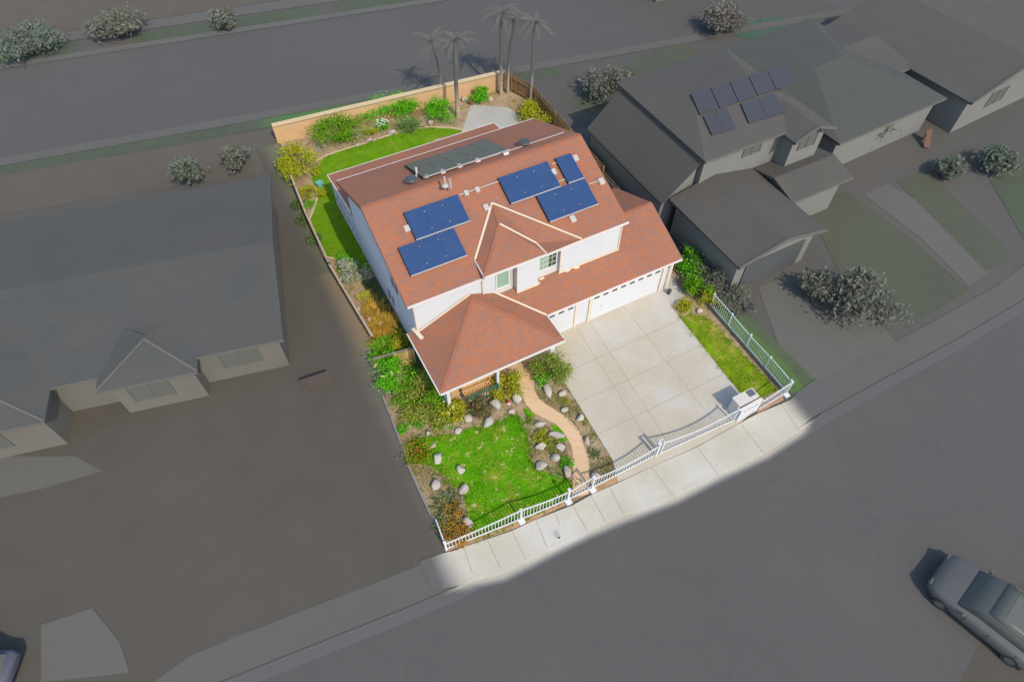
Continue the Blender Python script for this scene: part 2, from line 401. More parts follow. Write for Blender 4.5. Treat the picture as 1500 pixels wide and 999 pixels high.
def shrub(px, py, r, h, mat, label, n=700, leaf=.13, name='shrub', cat='shrub', group=None, squash=1.0, seed=None, flowers=None, pos=None, spiky=False, clumps=14, trunk=True):
    rng = random.Random(seed if seed is not None else int(px*31+py*7))
    p = pos if pos is not None else at(px, py, h*.5)
    t = thing(name, label, cat, (p[0], p[1], 0), 0, group)
    m = MB()
    if spiky:
        for _ in range(n):
            a = rng.uniform(0, 2*math.pi); el = rng.uniform(.25, 1.35); L = h*rng.uniform(.6, 1.15)
            d = Vector((math.cos(a)*math.cos(el)*r/h*1.3, math.sin(a)*math.cos(el)*r/h*1.3, math.sin(el)))
            b0 = Vector((p[0]+rng.gauss(0, r*.3), p[1]+rng.gauss(0, r*.3), .02)); tip = b0 + d*L; mid = b0 + d*L*.55 + Vector((0,0,.08*h))
            sdv = d.cross(Vector((0,0,1)))
            if sdv.length < 1e-3: continue
            sdv = sdv.normalized()*leaf*.25
            m.face([b0-sdv, b0+sdv, mid+sdv]); m.face([b0-sdv, mid+sdv, mid-sdv]); m.face([mid-sdv, mid+sdv, tip])
    else:
        leafquads(m, (p[0], p[1], h*.52), (r, r*squash, h*.52), n, leaf, rng, clumps=clumps)
    m.build('foliage', mat, t)
    if trunk:
        s = MB()
        for _ in range(5):
            a = rng.uniform(0, 6.28); q = Vector((math.cos(a)*r*.45, math.sin(a)*r*.45*squash, h*.6))
            s.tube([(p[0], p[1], -.02), (p[0]+q.x*.4, p[1]+q.y*.4, q.z*.6), (p[0]+q.x, p[1]+q.y, q.z)], [.035, .025, .012], 5)
        s.build('stem', STEM, t)
    if flowers:
        fm, fn, fs = flowers; s = MB()
        for _ in range(fn):
            a = rng.uniform(0, 6.28); q = math.sqrt(rng.random())*.85
            c = Vector((p[0]+math.cos(a)*r*q, p[1]+math.sin(a)*r*q*squash, h*(.55+.5*math.sqrt(max(0, 1-q*q)))))
            for k in range(5):
                b = k*1.2566; e = Vector((math.cos(b), math.sin(b), .25))*fs; f = Vector((math.cos(b+.7), math.sin(b+.7), .25))*fs
                s.face([c, c+e, c+(e+f)*.62, c+f])
        s.build('blossom', fm, t)
    return t
def boulder(px, py, rx, ry, h, ang, label, mat=None, seed=0):
    p = at(px, py, h*.45); rng = random.Random(seed+int(px*13+py))
    bm = bmesh.new(); bmesh.ops.create_icosphere(bm, subdivisions=3, radius=1)
    off = Vector((rng.uniform(0,50), rng.uniform(0,50), rng.uniform(0,50)))
    cuts = [(Vector((rng.gauss(0,1), rng.gauss(0,1), rng.gauss(0,.8))).normalized(), rng.uniform(.5, .8)) for _ in range(10)]
    for v in bm.verts:
        d = v.co.normalized(); r = 1 + .22*noise.noise(d*1.3+off) + .12*noise.noise(d*3.5+off)
        q = d*r
        for nrm, lim in cuts:
            e = q.dot(nrm)-lim
            if e > 0: q -= nrm*e*.85
        v.co = q
    rot = Matrix.Rotation(ang, 4, 'Z')
    for v in bm.verts:
        q = rot @ Vector((v.co.x*rx, v.co.y*ry, v.co.z*h*.62)); v.co = Vector((q.x, q.y, max(-.06, q.z+h*.36)))
    me = bpy.data.meshes.new('boulder'); bm.to_mesh(me); bm.free(); me.materials.append(mat or ROCK)
    for f in me.polygons: f.use_smooth = True
    o = bpy.data.objects.new('boulder', me); col.objects.link(o); o.location = (p.x, p.y, 0)
    return tag(o, label, 'rock', 'landscape boulders in the garden beds')

# ================================================================== GROUND AND STREETS
sheet('ground', [(-300,-300), (300,-300), (300,300), (-300,300)], -.02, GROUND)
curb = [(-60, -14.5), (-40, -12.6)] + [(p.x, p.y) for p in G([(300,1014), (400,974), (500,934), (590,898), (675,862), (697,849), (735.6,840.8), (774,821.6), (812.4,802), (858,779.6), (915,756), (987.6,729), (1052,695.6), (1119,665), (1172,631), (1205,610), (1300,557), (1400,503), (1500,444)])] + [(40, -9.5), (60, -7), (90, -3)]
curb = [Vector(c) for c in curb]
def offs(line, d):
    out = []
    for i, p in enumerate(line):
        t = (line[min(i+1, len(line)-1)] - line[max(i-1, 0)]).normalized(); out.append(p + Vector((-t.y, t.x))*d)
    return out
sheet('road', [tuple(p) for p in offs(curb, -.02)] + [(90, -120), (-60, -120)], -.012, ASPH)
ribbon('gutter', offs(curb, -.0), offs(curb, -.14), -.006, GUTT)
for k, g_ in enumerate(((176,171,160), (152,149,143), (130,128,125), (113,112,110))):  # stepped tones paint the soft edge of the grey veil
    ribbon('gutter', offs(curb, -.14-.07*k), offs(curb, -.21-.07*k), -.006, concrete_mat('veil_fade_gutter', g_, g_, ((0, -12.4, -13.6), (0, 5.4, 6.8))))
cb = MB()
o0, o1 = offs(curb, .0), offs(curb, .15)
for k in range(len(curb)-1):
    cb.prism([tuple(o0[k]), tuple(o0[k+1]), tuple(o1[k+1]), tuple(o1[k])], -.02, .04)
cb.build('kerb', WALKC)['kind'] = 'structure'
back = [(p.x, p.y) for p in G([(668,806), (680,801), (750,777.6), (785,761), (839,740), (865,725.6), (893,713), (954,684.4), (1021,655), (1084,620), (1110,606), (1144,592), (1158,586)])]
front_in = [tuple(p) for p in offs(curb, .15)]
sheet('sidewalk', [(-14.6, -10.0), (-14.6, -8.55), (-13.4, -8.75)] + back + [(7.3, -9.75), (9.0, -9.55), (9.0, -11.1)] + [p for p in reversed(front_in) if -14.6 < p[0] < 7.3], .036, WALKC, thick=.06)
jm = MB()
for a, b in [((678.6,800.4),(692.4,840)), ((714,790.8),(732.6,831.6)), ((750,777.6),(770.4,819.6)), ((784.8,760.8),(801,801.6)), ((838.8,740),(860.4,778.4)), ((865.2,725.6),(886.8,764)), ((892.8,713.6),(915.6,757)), ((954,684.4),(988,729)), ((1021,655),(1052,696)), ((1084,620),(1119,665)), ((1144,592),(1170,631)), ((812,749),(820,769))]:
    A, B = at(*a), at(*b); jm.bar((A.x, A.y, .0375), (B.x, B.y, .0375), .03, .006)
jm.build('pavement_joint', JOINT)['kind'] = 'structure'
# pavements of the neighbours, dull grey
lb = offs(curb, .17); lw = offs(curb, 1.75)
i_l = [i for i, p in enumerate(curb) if p.x < -13.2]; i_r = [i for i, p in enumerate(curb) if p.x > 6.6]
ribbon('pavement', [tuple(lb[i]) for i in i_l], [tuple(lw[i]) for i in i_l], .004, GWALK)
ribbon('pavement', [tuple(lb[i]) for i in i_r], [tuple(lw[i]) for i in i_r], .004, GWALK)
# the road behind the lot
def band(name, pts_lo, pts_hi, z, mat): return ribbon(name, pts_lo, pts_hi, z, mat)
def rear(x, d): return (x, 28.7 - .175*(x+11.5) + d)
xs = [-70, -40, -20, 0, 20, 40, 80]
band('road', [rear(x, 1.6) for x in xs], [rear(x, 15) for x in xs], -.012, ASPH)
band('verge', [rear(x, -.7) for x in (-70, -40, -20, -14, -8, 0, 12)], [rear(x, .5) for x in (-70, -40, -20, -14, -8, 0, 12)], .0, GGRASS)
band('pavement', [rear(x, .5) for x in xs], [rear(x, 1.55) for x in xs], .02, GWALK)
band('pavement', [rear(x, 15.0) for x in xs], [rear(x, 15.9) for x in xs], .02, GLITE)
band('verge', [rear(x, 15.9) for x in (-36, -30, -24)], [rear(x, 18) for x in (-36, -30, -24)], .01, GGRASS)
band('verge', [rear(x, 15.9) for x in (-19, -10, -3)], [rear(x, 17.8) for x in (-19, -10, -3)], .01, GGRASS)
band('verge', [rear(x, 15.9) for x in (-1, 10, 30)], [rear(x, 17.8) for x in (-1, 10, 30)], .01, GGRASS)
band('pavement', [rear(x, 18.2) for x in xs], [rear(x, 20) for x in xs], .02, GWALK)
band('earth', [rear(x, 20.2) for x in xs], [rear(x, 44) for x in xs], -.004, GTAN)
# neighbours' ground
sheet('earth', G([(0,330), (390,258), (440,300), (500,470), (560,600), (640,800), (620,835), (480,905), (300,980), (120,1040), (-80,1080), (-80,400)]), -.008, GDIRT)
sheet('driveway', G([(-60,700), (0,668), (110,668), (150,690), (60,716), (-60,740)]), .0, GLITE)
sheet('driveway', G([(60,915), (135,890), (175,940), (190,985), (60,999)]), .009, GLITE)
sheet('earth', G([(0,245), (200,226), (405,188), (412,215), (380,255), (200,282), (0,315)]), -.004, GTAN)
sheet('driveway', G([(1110,420), (1180,398), (1285,470), (1330,520), (1200,600), (1160,560)]), -.004, GLITE)
sheet('driveway', G([(1265,285), (1300,270), (1420,335), (1470,380), (1420,420), (1350,350)]), -.004, GLITE)
sheet('lawn', G([(1180,300), (1240,280), (1330,345), (1420,425), (1330,480), (1240,420)]), -.002, GGRASS2)
sheet('lawn', G([(1310,262), (1360,250), (1485,375), (1445,398)]), -.002, GGRASS2)
sheet('lawn', G([(1450,265), (1500,245), (1560,330), (1500,350)]), -.002, GGRASS)
sheet('lawn', G([(1000,432), (1030,430), (1150,540), (1196,560), (1158,584), (1090,500)]), -.002, GGRASS)
sheet('verge', [(7.12,-9.6), (7.9,-10.0), (8.2,-8), (7.9,-2.6), (7.6,0), (7.1,0)], .001, gm('half_dull_grass', (92,122,66), .2, 1.5))  # grass strips painted in steps of veil dimming away from the fence
sheet('verge', [(7.9,-10.0), (8.9,-9.9), (8.6,-2.6), (7.6,0), (7.9,-2.6), (8.2,-8)], .0015, gm('mostly_dull_grass', (92,106,80), .15, 1.2))
sheet('side_path', G([(836,190), (858,187), (905,262), (890,262)]), .002, GLITE)
sheet('lawn', smooth_poly(G([(1072,55), (1085,38), (1120,26), (1160,26), (1162,44), (1120,60)])), .0, GTEAL)
sheet('lawn', G([(830,150), (930,85), (1010,60), (1030,95), (990,140), (900,185)]), -.002, GGRASS2)
sheet('lawn', G([(1480,860), (1560,830), (1560,1010), (1400,1010)]), -.008, GDIRT)
sheet('driveway', G([(300,985), (335,930), (470,895), (485,912), (400,950)]), -.003, ASPH)
# the ground outside the left fence, dry and weedy near it; its fade into the grey veil is painted
sheet('earth', [(-11.9,4.0), (-12.3,10.9), (-14.0,11.2), (-13.9,4.0)], -.001, concrete_mat('dry_side_earth', (150,134,108), (132,130,100), ((0,-12.0,-13.7),), (94,89,82)))
sheet('earth', [(-12.3,10.9), (-11.9,21.5), (-11.7,25.6), (-13.4,25.8), (-14.0,11.2)], -.001, concrete_mat('weedy_side_earth', (120,122,98), (112,126,88), ((0,-12.0,-13.4),), (94,90,83)))
sheet('earth', [(-11.9,4.0), (-12.4,.4), (-12.9,-4), (-13.3,-8.7), (-14.9,-8.7), (-14.4,-4), (-13.9,4.0)], -.001, concrete_mat('grey_side_earth', (122,116,104), (114,116,98), ((0,-12.5,-14.0),), (94,89,82)))
sheet('verge', [rear(-13.5,-.72), rear(-11.5,-.72), rear(-4,-.72), rear(2,-.72), rear(2,.48), rear(-4,.48), rear(-11.5,.48), rear(-13.5,.48)], .003, concrete_mat('veil_fade_verge', (86,126,70), (92,116,78), ((0,-10.6,-13.2),(0,-4,1)), (90,96,84)))  # green fading out sideways is the grey veil's edge, painted in
# ---- the lot itself
LOT = [(-13.25,-8.75), (-9.55,-9.2), (-7,-9.4), (-1.73,-9.35), (3.28,-9.65), (6.75,-9.6), (7.0,-2.6), (6.95,.7), (7.4,10), (7.9,21.35), (6.9,24.1), (-2.5,24.9), (-11.6,25.6), (-12.0,21), (-12.35,11), (-11.95,4.2), (-12.25,.6)] + [(at(*q).x, at(*q).y) for q in ((561,582), (586,646), (598,682), (626,744))]
sheet('garden_bed', LOT, .004, SOIL)
sheet('mulch_bed', [(p.x, p.y) for p in G([(657,806), (682,784), (762,748), (832,722), (838,736), (785,760), (750,776), (680,800)])], .010, BARK)
sheet('mulch_bed', [(p.x, p.y) for p in G([(866,712), (905,694), (925,692), (918,699), (893,712), (868,724)])], .010, BARK)
sheet('mulch_bed', [(p.x, p.y) for p in G([(1106,596), (1112,590), (1144,577), (1148,586), (1110,605)])], .010, BARK)
DRV = [(p.x, p.y) for p in G([(965,427.6), (1007,480), (1080,572), (1106,600), (1084,619), (1021,654), (954,684), (905,706), (897,673), (821,551), (800,512)])] + [(-4.2, 1.2), (5.0, 1.2)]
sheet('driveway', DRV, .030, DRIVE, thick=.05)
sheet('side_pad', [(p.x, p.y) for p in G([(964.6,427.6), (979.8,448.4), (989,443.4), (1003,432.8)])] + [(6.6, 1.5), (7.0, 8), (6.0, 8), (5.4, .3)], .026, PATIO, thick=.05)
dj = MB()
def gl(a, b, z=.0315, wd=.022):
    A, B = at(*a), at(*b); dj.bar((A.x, A.y, z), (B.x, B.y, z), wd, .006)
gl((912,447.8), (1069,648)); gl((845,480.8), (958,660)); gl((864,472), (974,640))
gl((847,590.6), (1030,505)); gl((878,635), (1060,548)); gl((823,549), (1000,467))
dj.build('driveway_joint', JOINT)['kind'] = 'structure'
# curved tan path
PL = [(760.5,548), (761.6,558), (762.2,567.6), (765.2,579.6), (770.6,592.8), (782,604.8), (797.6,613.2), (814.4,621.6), (824,631.2), (831.2,642), (836,651.6), (838.4,660), (839.4,672), (839.8,690.4), (839,712), (836.8,729.5)]
PR = [(781,549), (781.4,557), (782.6,570), (789.8,584.4), (800,592.8), (818,603.6), (831.2,612), (842,622.8), (850.4,634.8), (856.4,648), (860,660), (862,672), (863,680), (862.6,690), (862.4,706), (862,723.5)]
ribbon('footpath', [tuple(p)[:2] for p in G(PL)], [tuple(p)[:2] for p in G(PR)], .022, TAN)
tj = MB()
for k in (0, 2, 3, 5, 7, 9, 10, 12, 13, 14):
    A, B = at(*PL[k]), at(*PR[k]); tj.bar((A.x, A.y, .0225), (B.x, B.y, .0225), .025, .004)
tj.build('path_joint', simple('path_joint_tone', (218, 180, 142), .1, 4))['kind'] = 'structure'
LAWNP = smooth_poly(G([(598,654), (612,640), (630,640), (648,637), (672,636), (681,629), (694,626), (712,627), (727,620), (742,611.5), (752,608), (761,611), (767,622), (771,637), (777,650), (773,664), (783,678), (779,686), (798,690), (820,700), (838,702), (838,728), (800,748), (760,762), (720,778), (696,788), (690,774), (683,752), (684,730), (676,716), (664,712), (650,696), (630,682), (602,680)]), 2, .16)
sheet('lawn', LAWNP, .014, LAWN)
p3 = smooth_poly(G([(765,599), (772,598), (786,609), (780,612), (770,609)]), 2, .05); sheet('lawn', p3, .014, LAWN)
p4 = smooth_poly(G([(806,622), (815,622), (829,638), (832,646), (822,648), (806,636)]), 2, .05); sheet('lawn', p4, .0135, LAWN)
LAWNS = G([(994,464.5), (1010,462), (1028,462), (1040,469), (1062,492), (1092,523), (1139,571), (1112,585), (1095,588), (1082,572), (1040,521)])
sheet('lawn', LAWNS, .014, LAWNR)
LAWNBP = smooth_poly(G([(464,237), (480,229), (500,222), (540,210), (570,200), (600,191.5), (630,188), (660,189), (690,194)]), 1)[1:-1] + [Vector((2.4, 12)), Vector((-10.0, 12)), Vector((-10.0, 9.2))] + [Vector(p[:2]) for p in G([(500,384), (492,378), (476,376), (464,346), (455,322), (461,307), (466.8,290), (464.4,277), (456.4,265), (458,258), (461,247)])]
sheet('lawn', LAWNBP, .014, LAWNB)
sheet('grass_strip', [(-10.0, 9.3), (-10.0, -.5), (-11.2, -.5), (-11.0, 4), (-11.05, 9.3)], .012, simple('dark_mottled_ground', (84, 96, 56), .3, 4, .95, .5))  # darker mottled ground along the left wall
sheet('patio', [(p.x, p.y) for p in G([(676,194), (690,154), (745,158), (758,170), (760,182)])] + [(3.6, 12.5), (1.2, 12.5)], .024, PATIO, thick=.05)
sheet('porch_floor', [(-10.0,-2.0), (-3.6,-2.0), (-3.6,1.7), (-10.0,1.7)], .09, TAN, thick=.12)
sheet('porch_step', [(p.x, p.y) for p in G([(757,540), (790,524), (786,546), (781,551), (761,556)])], .05, TAN, thick=.06)
# lawn edging (pale mow strip) of the back yard
em = MB(); E = G([(456,296), (462,292), (466.8,290), (461,307), (455,322), (464,346), (476,376), (494,379)]); 
for a, b in zip(E[2:-1], E[3:]): em.bar((a.x-.08, a.y, .02), (b.x-.08, b.y, .02), .12, .06)
E = G([(463,238), (480,228.5), (500,221.5), (540,209.5), (570,199.5), (600,191), (630,187.5), (660,188.5), (690,193.5)])
for a, b in zip(E[:-1], E[1:]): em.bar((a.x, a.y+.08, .02), (b.x, b.y+.08, .02), .12, .06)
em.build('mow_strip', BLOCKCAP)['kind'] = 'structure'
# grass blades standing on the lawns
def blades(name, poly, n, h, mat, seed, z=.014, keep=None):
    rng = random.Random(seed); xs_ = [p[0] for p in poly]; ys_ = [p[1] for p in poly]; P = [(p[0], p[1]) for p in poly]; m = MB(); k = 0
    while k < n:
        x, y = rng.uniform(min(xs_), max(xs_)), rng.uniform(min(ys_), max(ys_))
        if not inside((x, y), P): k += .2; continue
        k += 1
        q = noise.noise((x*1.1, y*1.1, 3))
        if q < -.22 and rng.random() < .8: continue
        a = rng.uniform(0, 6.28); hh = h*rng.uniform(.5, 1.3)*(1+q*.5); wv = Vector((math.cos(a), math.sin(a), 0))*.017; ln = Vector((rng.gauss(0,.03), rng.gauss(0,.03), hh))
        b = Vector((x, y, z)); m.face([b-wv, b+wv, b+ln])
    o = m.build(name, mat); o['kind'] = 'stuff'; return o
tag(blades('grass', LAWNP, 9000, .06, BLADE, 1), 'bright green grass of the front lawn', 'grass')
tag(blades('grass', LAWNS, 6000, .05, BLADER, 2), 'yellowish grass strip beside the driveway', 'grass')
tag(blades('grass', LAWNBP, 9000, .04, BLADE, 3), 'mown grass of the back yard lawn', 'grass')

def ragged(name, poly, n, h, mat, seed, spread=.16):
    rng = random.Random(seed); m = MB(); P = [Vector((p[0], p[1])) for p in poly]
    L = [(P[(i+1) % len(P)]-P[i]).length for i in range(len(P))]; T = sum(L)
    for _ in range(n//9):
        s_ = rng.random()*T; i = 0
        while s_ > L[i]: s_ -= L[i]; i += 1
        c = P[i].lerp(P[(i+1) % len(P)], s_/max(L[i],1e-6)) + Vector((rng.gauss(0, spread), rng.gauss(0, spread)))
        if -10.1 < c.x < 2.6 and 0 < c.y < 17 or c.y < -9.2: continue
        for k in range(9):
            q = c + Vector((rng.gauss(0,.06), rng.gauss(0,.06))); a = rng.uniform(0, 6.28); wv = Vector((math.cos(a), math.sin(a), 0))*.022; b = Vector((q.x, q.y, .012))
            m.face([b-wv, b+wv, b+Vector((rng.gauss(0,.04), rng.gauss(0,.04), h*rng.uniform(.5,1.3)))])
    o = m.build(name, mat); o['kind'] = 'stuff'; return o
tag(ragged('grass', LAWNP, 5000, .07, BLADE, 11), 'ragged grass tufts round the rim of the front lawn', 'grass')
tag(ragged('grass', LAWNS, 1500, .06, BLADER, 12, .1), 'ragged grass tufts round the rim of the side lawn', 'grass')
tag(ragged('grass', [(p.x, p.y) for p in LAWNBP][:12], 1500, .06, BLADE, 13, .12), 'ragged grass tufts along the curved rim of the back lawn', 'grass')
WEEDB = foliage('weed_blades', [(92,122,32), (116,138,46), (80,104,28), (134,126,72)])
for k, (pl, n_, lb) in enumerate([(G([(782,572), (806,566), (822,552), (860,612), (897,674), (905,692), (868,708), (862,676), (850,636), (818,604), (790,585)]), 5200, 'patchy green weeds in the soil strip between path and driveway'), (G([(768,604), (800,622), (828,648), (838,690), (834,702), (800,690), (778,684), (774,650)]), 4200, 'patchy green weeds among the boulders left of the path'), (G([(566,592), (600,640), (640,634), (690,620), (760,596), (756,560), (650,600)]), 2600, 'sparse weeds in the bed below the porch'), (G([(602,684), (632,686), (676,720), (682,776), (656,800), (640,772)]), 2600, 'sparse weeds in the soil left of the front lawn')]):
    tag(blades('weeds', pl, n_, .07, WEEDB, 30+k, .006), lb, 'weeds')
# ================================================================== THE HOUSE
house = thing('house', 'two-storey white house with terracotta shingle roofs and blue solar panels', 'house', (-3.8, 6, 0))
X0, X1, YE, YR_, ZE, ZR = -10.39, 2.76, 1.33, 12.18, 5.6, 7.83
YM = (YE+YR_)/2; PM = (ZR-ZE)/(YM-YE)
def zM(y): return ZE + PM*(y-YE)
def zRr(y): return ZE + PM*(YR_-y)
wl = MB()
# main block with gable ends
def gable_block(m, x0, x1, y0, y1, zt, zr, z0=0.0):
    ym = (y0+y1)/2
    A = [(x0,y0,z0),(x1,y0,z0),(x1,y1,z0),(x0,y1,z0)]; B = [(x0,y0,zt),(x1,y0,zt),(x1,y1,zt),(x0,y1,zt)]
    m.face([A[0],A[1],B[1],B[0]]); m.face([A[2],A[3],B[3],B[2]])
    m.face([A[1],A[2],B[2],(x1,ym,zr),B[1]]); m.face([A[3],A[0],B[0],(x0,ym,zr),B[3]])
gable_block(wl, -10.05, 2.4, 1.7, 11.8, ZE+PM*.37-.14, ZR-.14)
wl.box((-5.2, 1.70, 4.35), (1.75, .1, 3.0)); wl.box((-3.58, 1.5, 4.35), (1.3, .5, 3.0))
wl.box((.45, 1.55, 4.2), (3.9, .3, 2.56)); wl.box((-1.97, 1.66, 4.25), (2.0, .09, 2.64))
# garage block
wl.face([(-4.0,0,0),(-4.0,0,2.6),(5.63,0,2.6),(5.63,0,0)]); wl.face([(5.63,0,0),(5.63,0,2.72),(5.63,3.09,4.1),(5.63,6.3,2.72),(5.63,6.3,0)])
wl.face([(2.4,6.3,0),(2.4,6.3,2.7),(5.63,6.3,2.7),(5.63,6.3,0)])
wl.face([(-4.0,0,0),(-4.0,1.7,0),(-4.0,1.7,2.6),(-4.0,0,2.6)])
# porch walls: left return, piers and the beam under the eave
wl.box((-10.0, -.1, 1.3), (.14, 3.6, 2.6)); wl.box((-9.98, -1.9, 1.3), (.18, .16, 2.6)); wl.box((-7.1, -1.9, 1.3), (.14, .14, 2.6))
wl.box((-3.75, -1.9, 1.3), (.3, .16, 2.6)); wl.box((-6.8, -1.93, 2.49), (6.5, .12, .2)); wl.box((-9.5, -1.96, 2.4), (1.1, .1, .4)); wl.box((-6.6, -1.96, 2.4), (.9, .1, .4))
wl.build('wall', WHITE, house)
# patio cover side at the back left: glazed panels in white frames
ps = MB(); ps.bar((-9.98,12,2.42),(-9.98,16.9,2.3),.08,.12); ps.bar((-9.98,12,.1),(-9.98,16.9,.1),.08,.12)
for k in range(7):
    y = 12.05+k*.8; ps.bar((-9.98,y,0),(-9.98,y,2.4),.07,.07)
for k in range(6): ps.bar((-9.98,12.05+k*.8,2.3),(-9.98,12.85+k*.8,.4),.03,.03)
ps.bar((-9.98,12,1.2),(-9.98,16.9,1.2),.06,.06)
[MB().bar((x_,16.8,0),(x_,16.8,2.35),.12).build('patio_post', WMETAL, house) for x_ in (2.2,-4)]
pso = ps.build('patio_screen', WMETAL, house)
MB().box((-9.93,14.45,1.25),(.02,4.8,2.2)).build('pane', gm('pale_blue_glazing', (196, 210, 232), .1, 1, .2), pso)
# roofs
rf = MB()
apex = Vector((-4.25, 3.25, 6.86)); pk = Vector((-3.92, 4.72, zM(4.72)+.02))
AL0 = Vector((-6.15, 2.3, zM(2.3)+.02)); AL1 = Vector((-6.25, 1.0, zM(2.3)+.02)); zA = AL1.z
AR1 = Vector((-2.68, .95, zA)); AR0 = Vector((-2.73, 1.95, zM(1.95)+.06)); BQ = Vector((-.25, YE, ZE+.02))
rf.slab([(X0,YE,ZE),(X1,YE,ZE),(X1,YM,ZR),(X0,YM,ZR)], .14)
rf.slab([(X1,YR_,ZE),(X0,YR_,ZE),(X0,YM,ZR),(X1,YM,ZR)], .14)
rf.slab([AL1, apex, AL0], .12); rf.slab([apex, pk, AL0], .12)                        # left slope of the little front hip
rf.slab([AL1, AR1, apex], .12); rf.slab([AR1, AR0, apex], .12)
rf.slab([AR0, AR1+Vector((.02,0,-.04)), BQ], .1); rf.slab([pk, apex, AR0], .1); rf.slab([pk, AR0, BQ], .1)
# garage wing
GE, GZ, GP = -.39, 2.75, .434
def zG(y): return GZ + GP*(y-GE)
YGR = 3.15; ZGR = zG(YGR)
rf.slab([(-3.285,GE,GZ),(5.875,GE,GZ),(5.875,YGR,ZGR),(2.3,YGR,ZGR),(2.3,1.5,zG(1.5)),(-5.2,1.5,zG(1.5))], .14)
rf.slab([(5.875,6.76,GZ),(2.3,6.76,GZ),(2.3,YGR,ZGR),(5.875,YGR,ZGR)], .14)
# porch hip
PE, PXL = -2.3, -10.47
hx = (-3.285+PXL)/2; ht = -3.285-hx; hz = GZ+GP*ht; hy = PE+ht
rf.slab([(PXL,PE,GZ),(-3.285,PE,GZ),(hx,hy,hz)], .13)
rf.slab([(PXL,2.0,GZ),(PXL,PE,GZ),(hx,hy,hz),(hx,1.72,hz),(-10.04,1.72,GZ+GP*.43),(-10.04,2.0,GZ+GP*.43)], .13)
q1 = -3.285-(1.72-GE)
rf.slab([(-3.285,PE,GZ),(-3.285,GE,GZ),(q1,1.72,GZ+GP*(1.72-GE)),(hx,1.72,hz),(hx,hy,hz)], .13)
# patio cover
rf.slab([(-10.08,17.0,2.5),(2.3,17.0,2.5),(2.3,11.9,3.35),(-10.08,11.9,3.35)], .12)
roof = rf.build('roof', SHING, house)
# ridge and hip caps, a touch darker line of shingles
rc = MB()
def cap(a, b, wd=.16): rc.bar(Vector(a)+Vector((0,0,.004)), Vector(b)+Vector((0,0,.004)), wd, .012)
cap((X0,YM,ZR),(X1,YM,ZR)); cap((2.5,YGR,ZGR),(5.875,YGR,ZGR)); cap((PXL,PE,GZ),(hx,hy,hz)); cap((-3.285,PE,GZ),(hx,hy,hz)); cap(AL1, apex); cap(apex, pk)
rc.build('ridge_cap', simple('ridge_shingles', (172, 112, 88), .14, 4, .9), roof)
# metal valleys
vm = MB()
def vly(a, b, wd=.115): MB().bar(Vector(a)+Vector((0,0,.03)), Vector(b)+Vector((0,0,.03)), wd, .02).build('valley_flashing', TRIM, roof)
vly(AL0, pk); vly(pk, BQ); vly(apex+Vector((.03,0,.0)), AR0); vly(AR0, AR1, .1); vly((-3.285,GE,GZ),(q1-.0,1.68,zG(1.68)))
# fascia boards and gutters
fa = MB()
for a, b in [((X0,YE-.03,ZE-.07),(-6.2,YE-.03,ZE-.07)), ((-.3,YE-.03,ZE-.07),(X1+.03,YE-.03,ZE-.07)), ((AL1.x,AL1.y-.03,zA-.07),(AR1.x,AR1.y-.03,zA-.07)), ((AR1.x,AR1.y-.03,zA-.1),(BQ.x,BQ.y-.03,ZE-.07)), ((AL1.x-.02,AL1.y,zA-.07),(AL0.x-.02,AL0.y,zA-.07)),
             ((-3.2,GE-.03,GZ-.07),(5.9,GE-.03,GZ-.07)), ((PXL-.03,PE-.05,GZ-.06),(-3.25,PE-.05,GZ-.06)), ((PXL-.05,PE,GZ-.06),(PXL-.05,2.0,GZ-.06)), ((-3.255,PE,GZ-.06),(-3.255,GE,GZ-.06)),
             ((X0,YR_+.03,ZE-.07),(X1,YR_+.03,ZE-.07)), ((-10.1,17.03,2.44),(2.3,17.03,2.44)), ((-10.1,17.0,2.45),(-10.1,11.9,3.30)), ((2.32,17.0,2.45),(2.32,11.9,3.30))]:
    MB().bar(a, b, .06, .12).build('fascia', FASCIA, roof)
def rake(a, b): MB().bar(a, b, .05, .16).build('rake_board', RAKE, roof)
for x in (X0-.02, X1+.02):
    rake((x,YE,ZE-.1),(x,YM,ZR-.1)); rake((x,YR_,ZE-.1),(x,YM,ZR-.1))
rake((5.9,GE,GZ-.1),(5.9,YGR,ZGR-.1)); rake((5.9,6.76,GZ-.1),(5.9,YGR,ZGR-.1))
# trim: corner boards and roof-to-wall flashing
tr = MB()
for x, y, z0, z1 in [(-10.0,1.66,2.9,5.5), (-6.1,1.62,3.7,5.9), (-4.38,1.62,3.5,5.6), (-4.22,1.25,3.4,5.8), (-1.48,1.38,3.4,5.5), (2.42,1.38,3.5,5.5)]:
    MB().box((x, y, (z0+z1)/2), (.07, .07, z1-z0)).build('corner_board', TRIM, house)
for a, b in [((-4.2,1.24),(-2.95,1.24)), ((-1.5,1.38),(2.4,1.38)), ((-2.9,1.6),(-1.5,1.6)), ((-5.2,1.63),(-4.4,1.63))]:
    z = zG(a[1])+.06; tr.box(((a[0]+b[0])/2, a[1]-.03, z), (b[0]-a[0]+.1, .05, .1))
for x, y in ((-2.95,1.3), (-2.6,1.45), (-1.0,1.34), (-.4,1.3)): tr.box((x, y-.02, zG(y)+.04), (.3, .14, .05))
tr.bar((-10.0,1.62,GZ+GP*.47+.07),(hx,1.62,hz+.07),.05,.1); tr.bar((-10.15,1.95,3.02),(-10.0,1.1,3.05),.22,.1)
for x in (-1.08, .02-.14, 4.98+.06, 5.6): tr.box((x, -.045, 1.28), (.16, .09, 2.56))
tr.box((-.53, -.045, 2.5), (11, .07, .16))
tr.build('trim', TRIM, house)
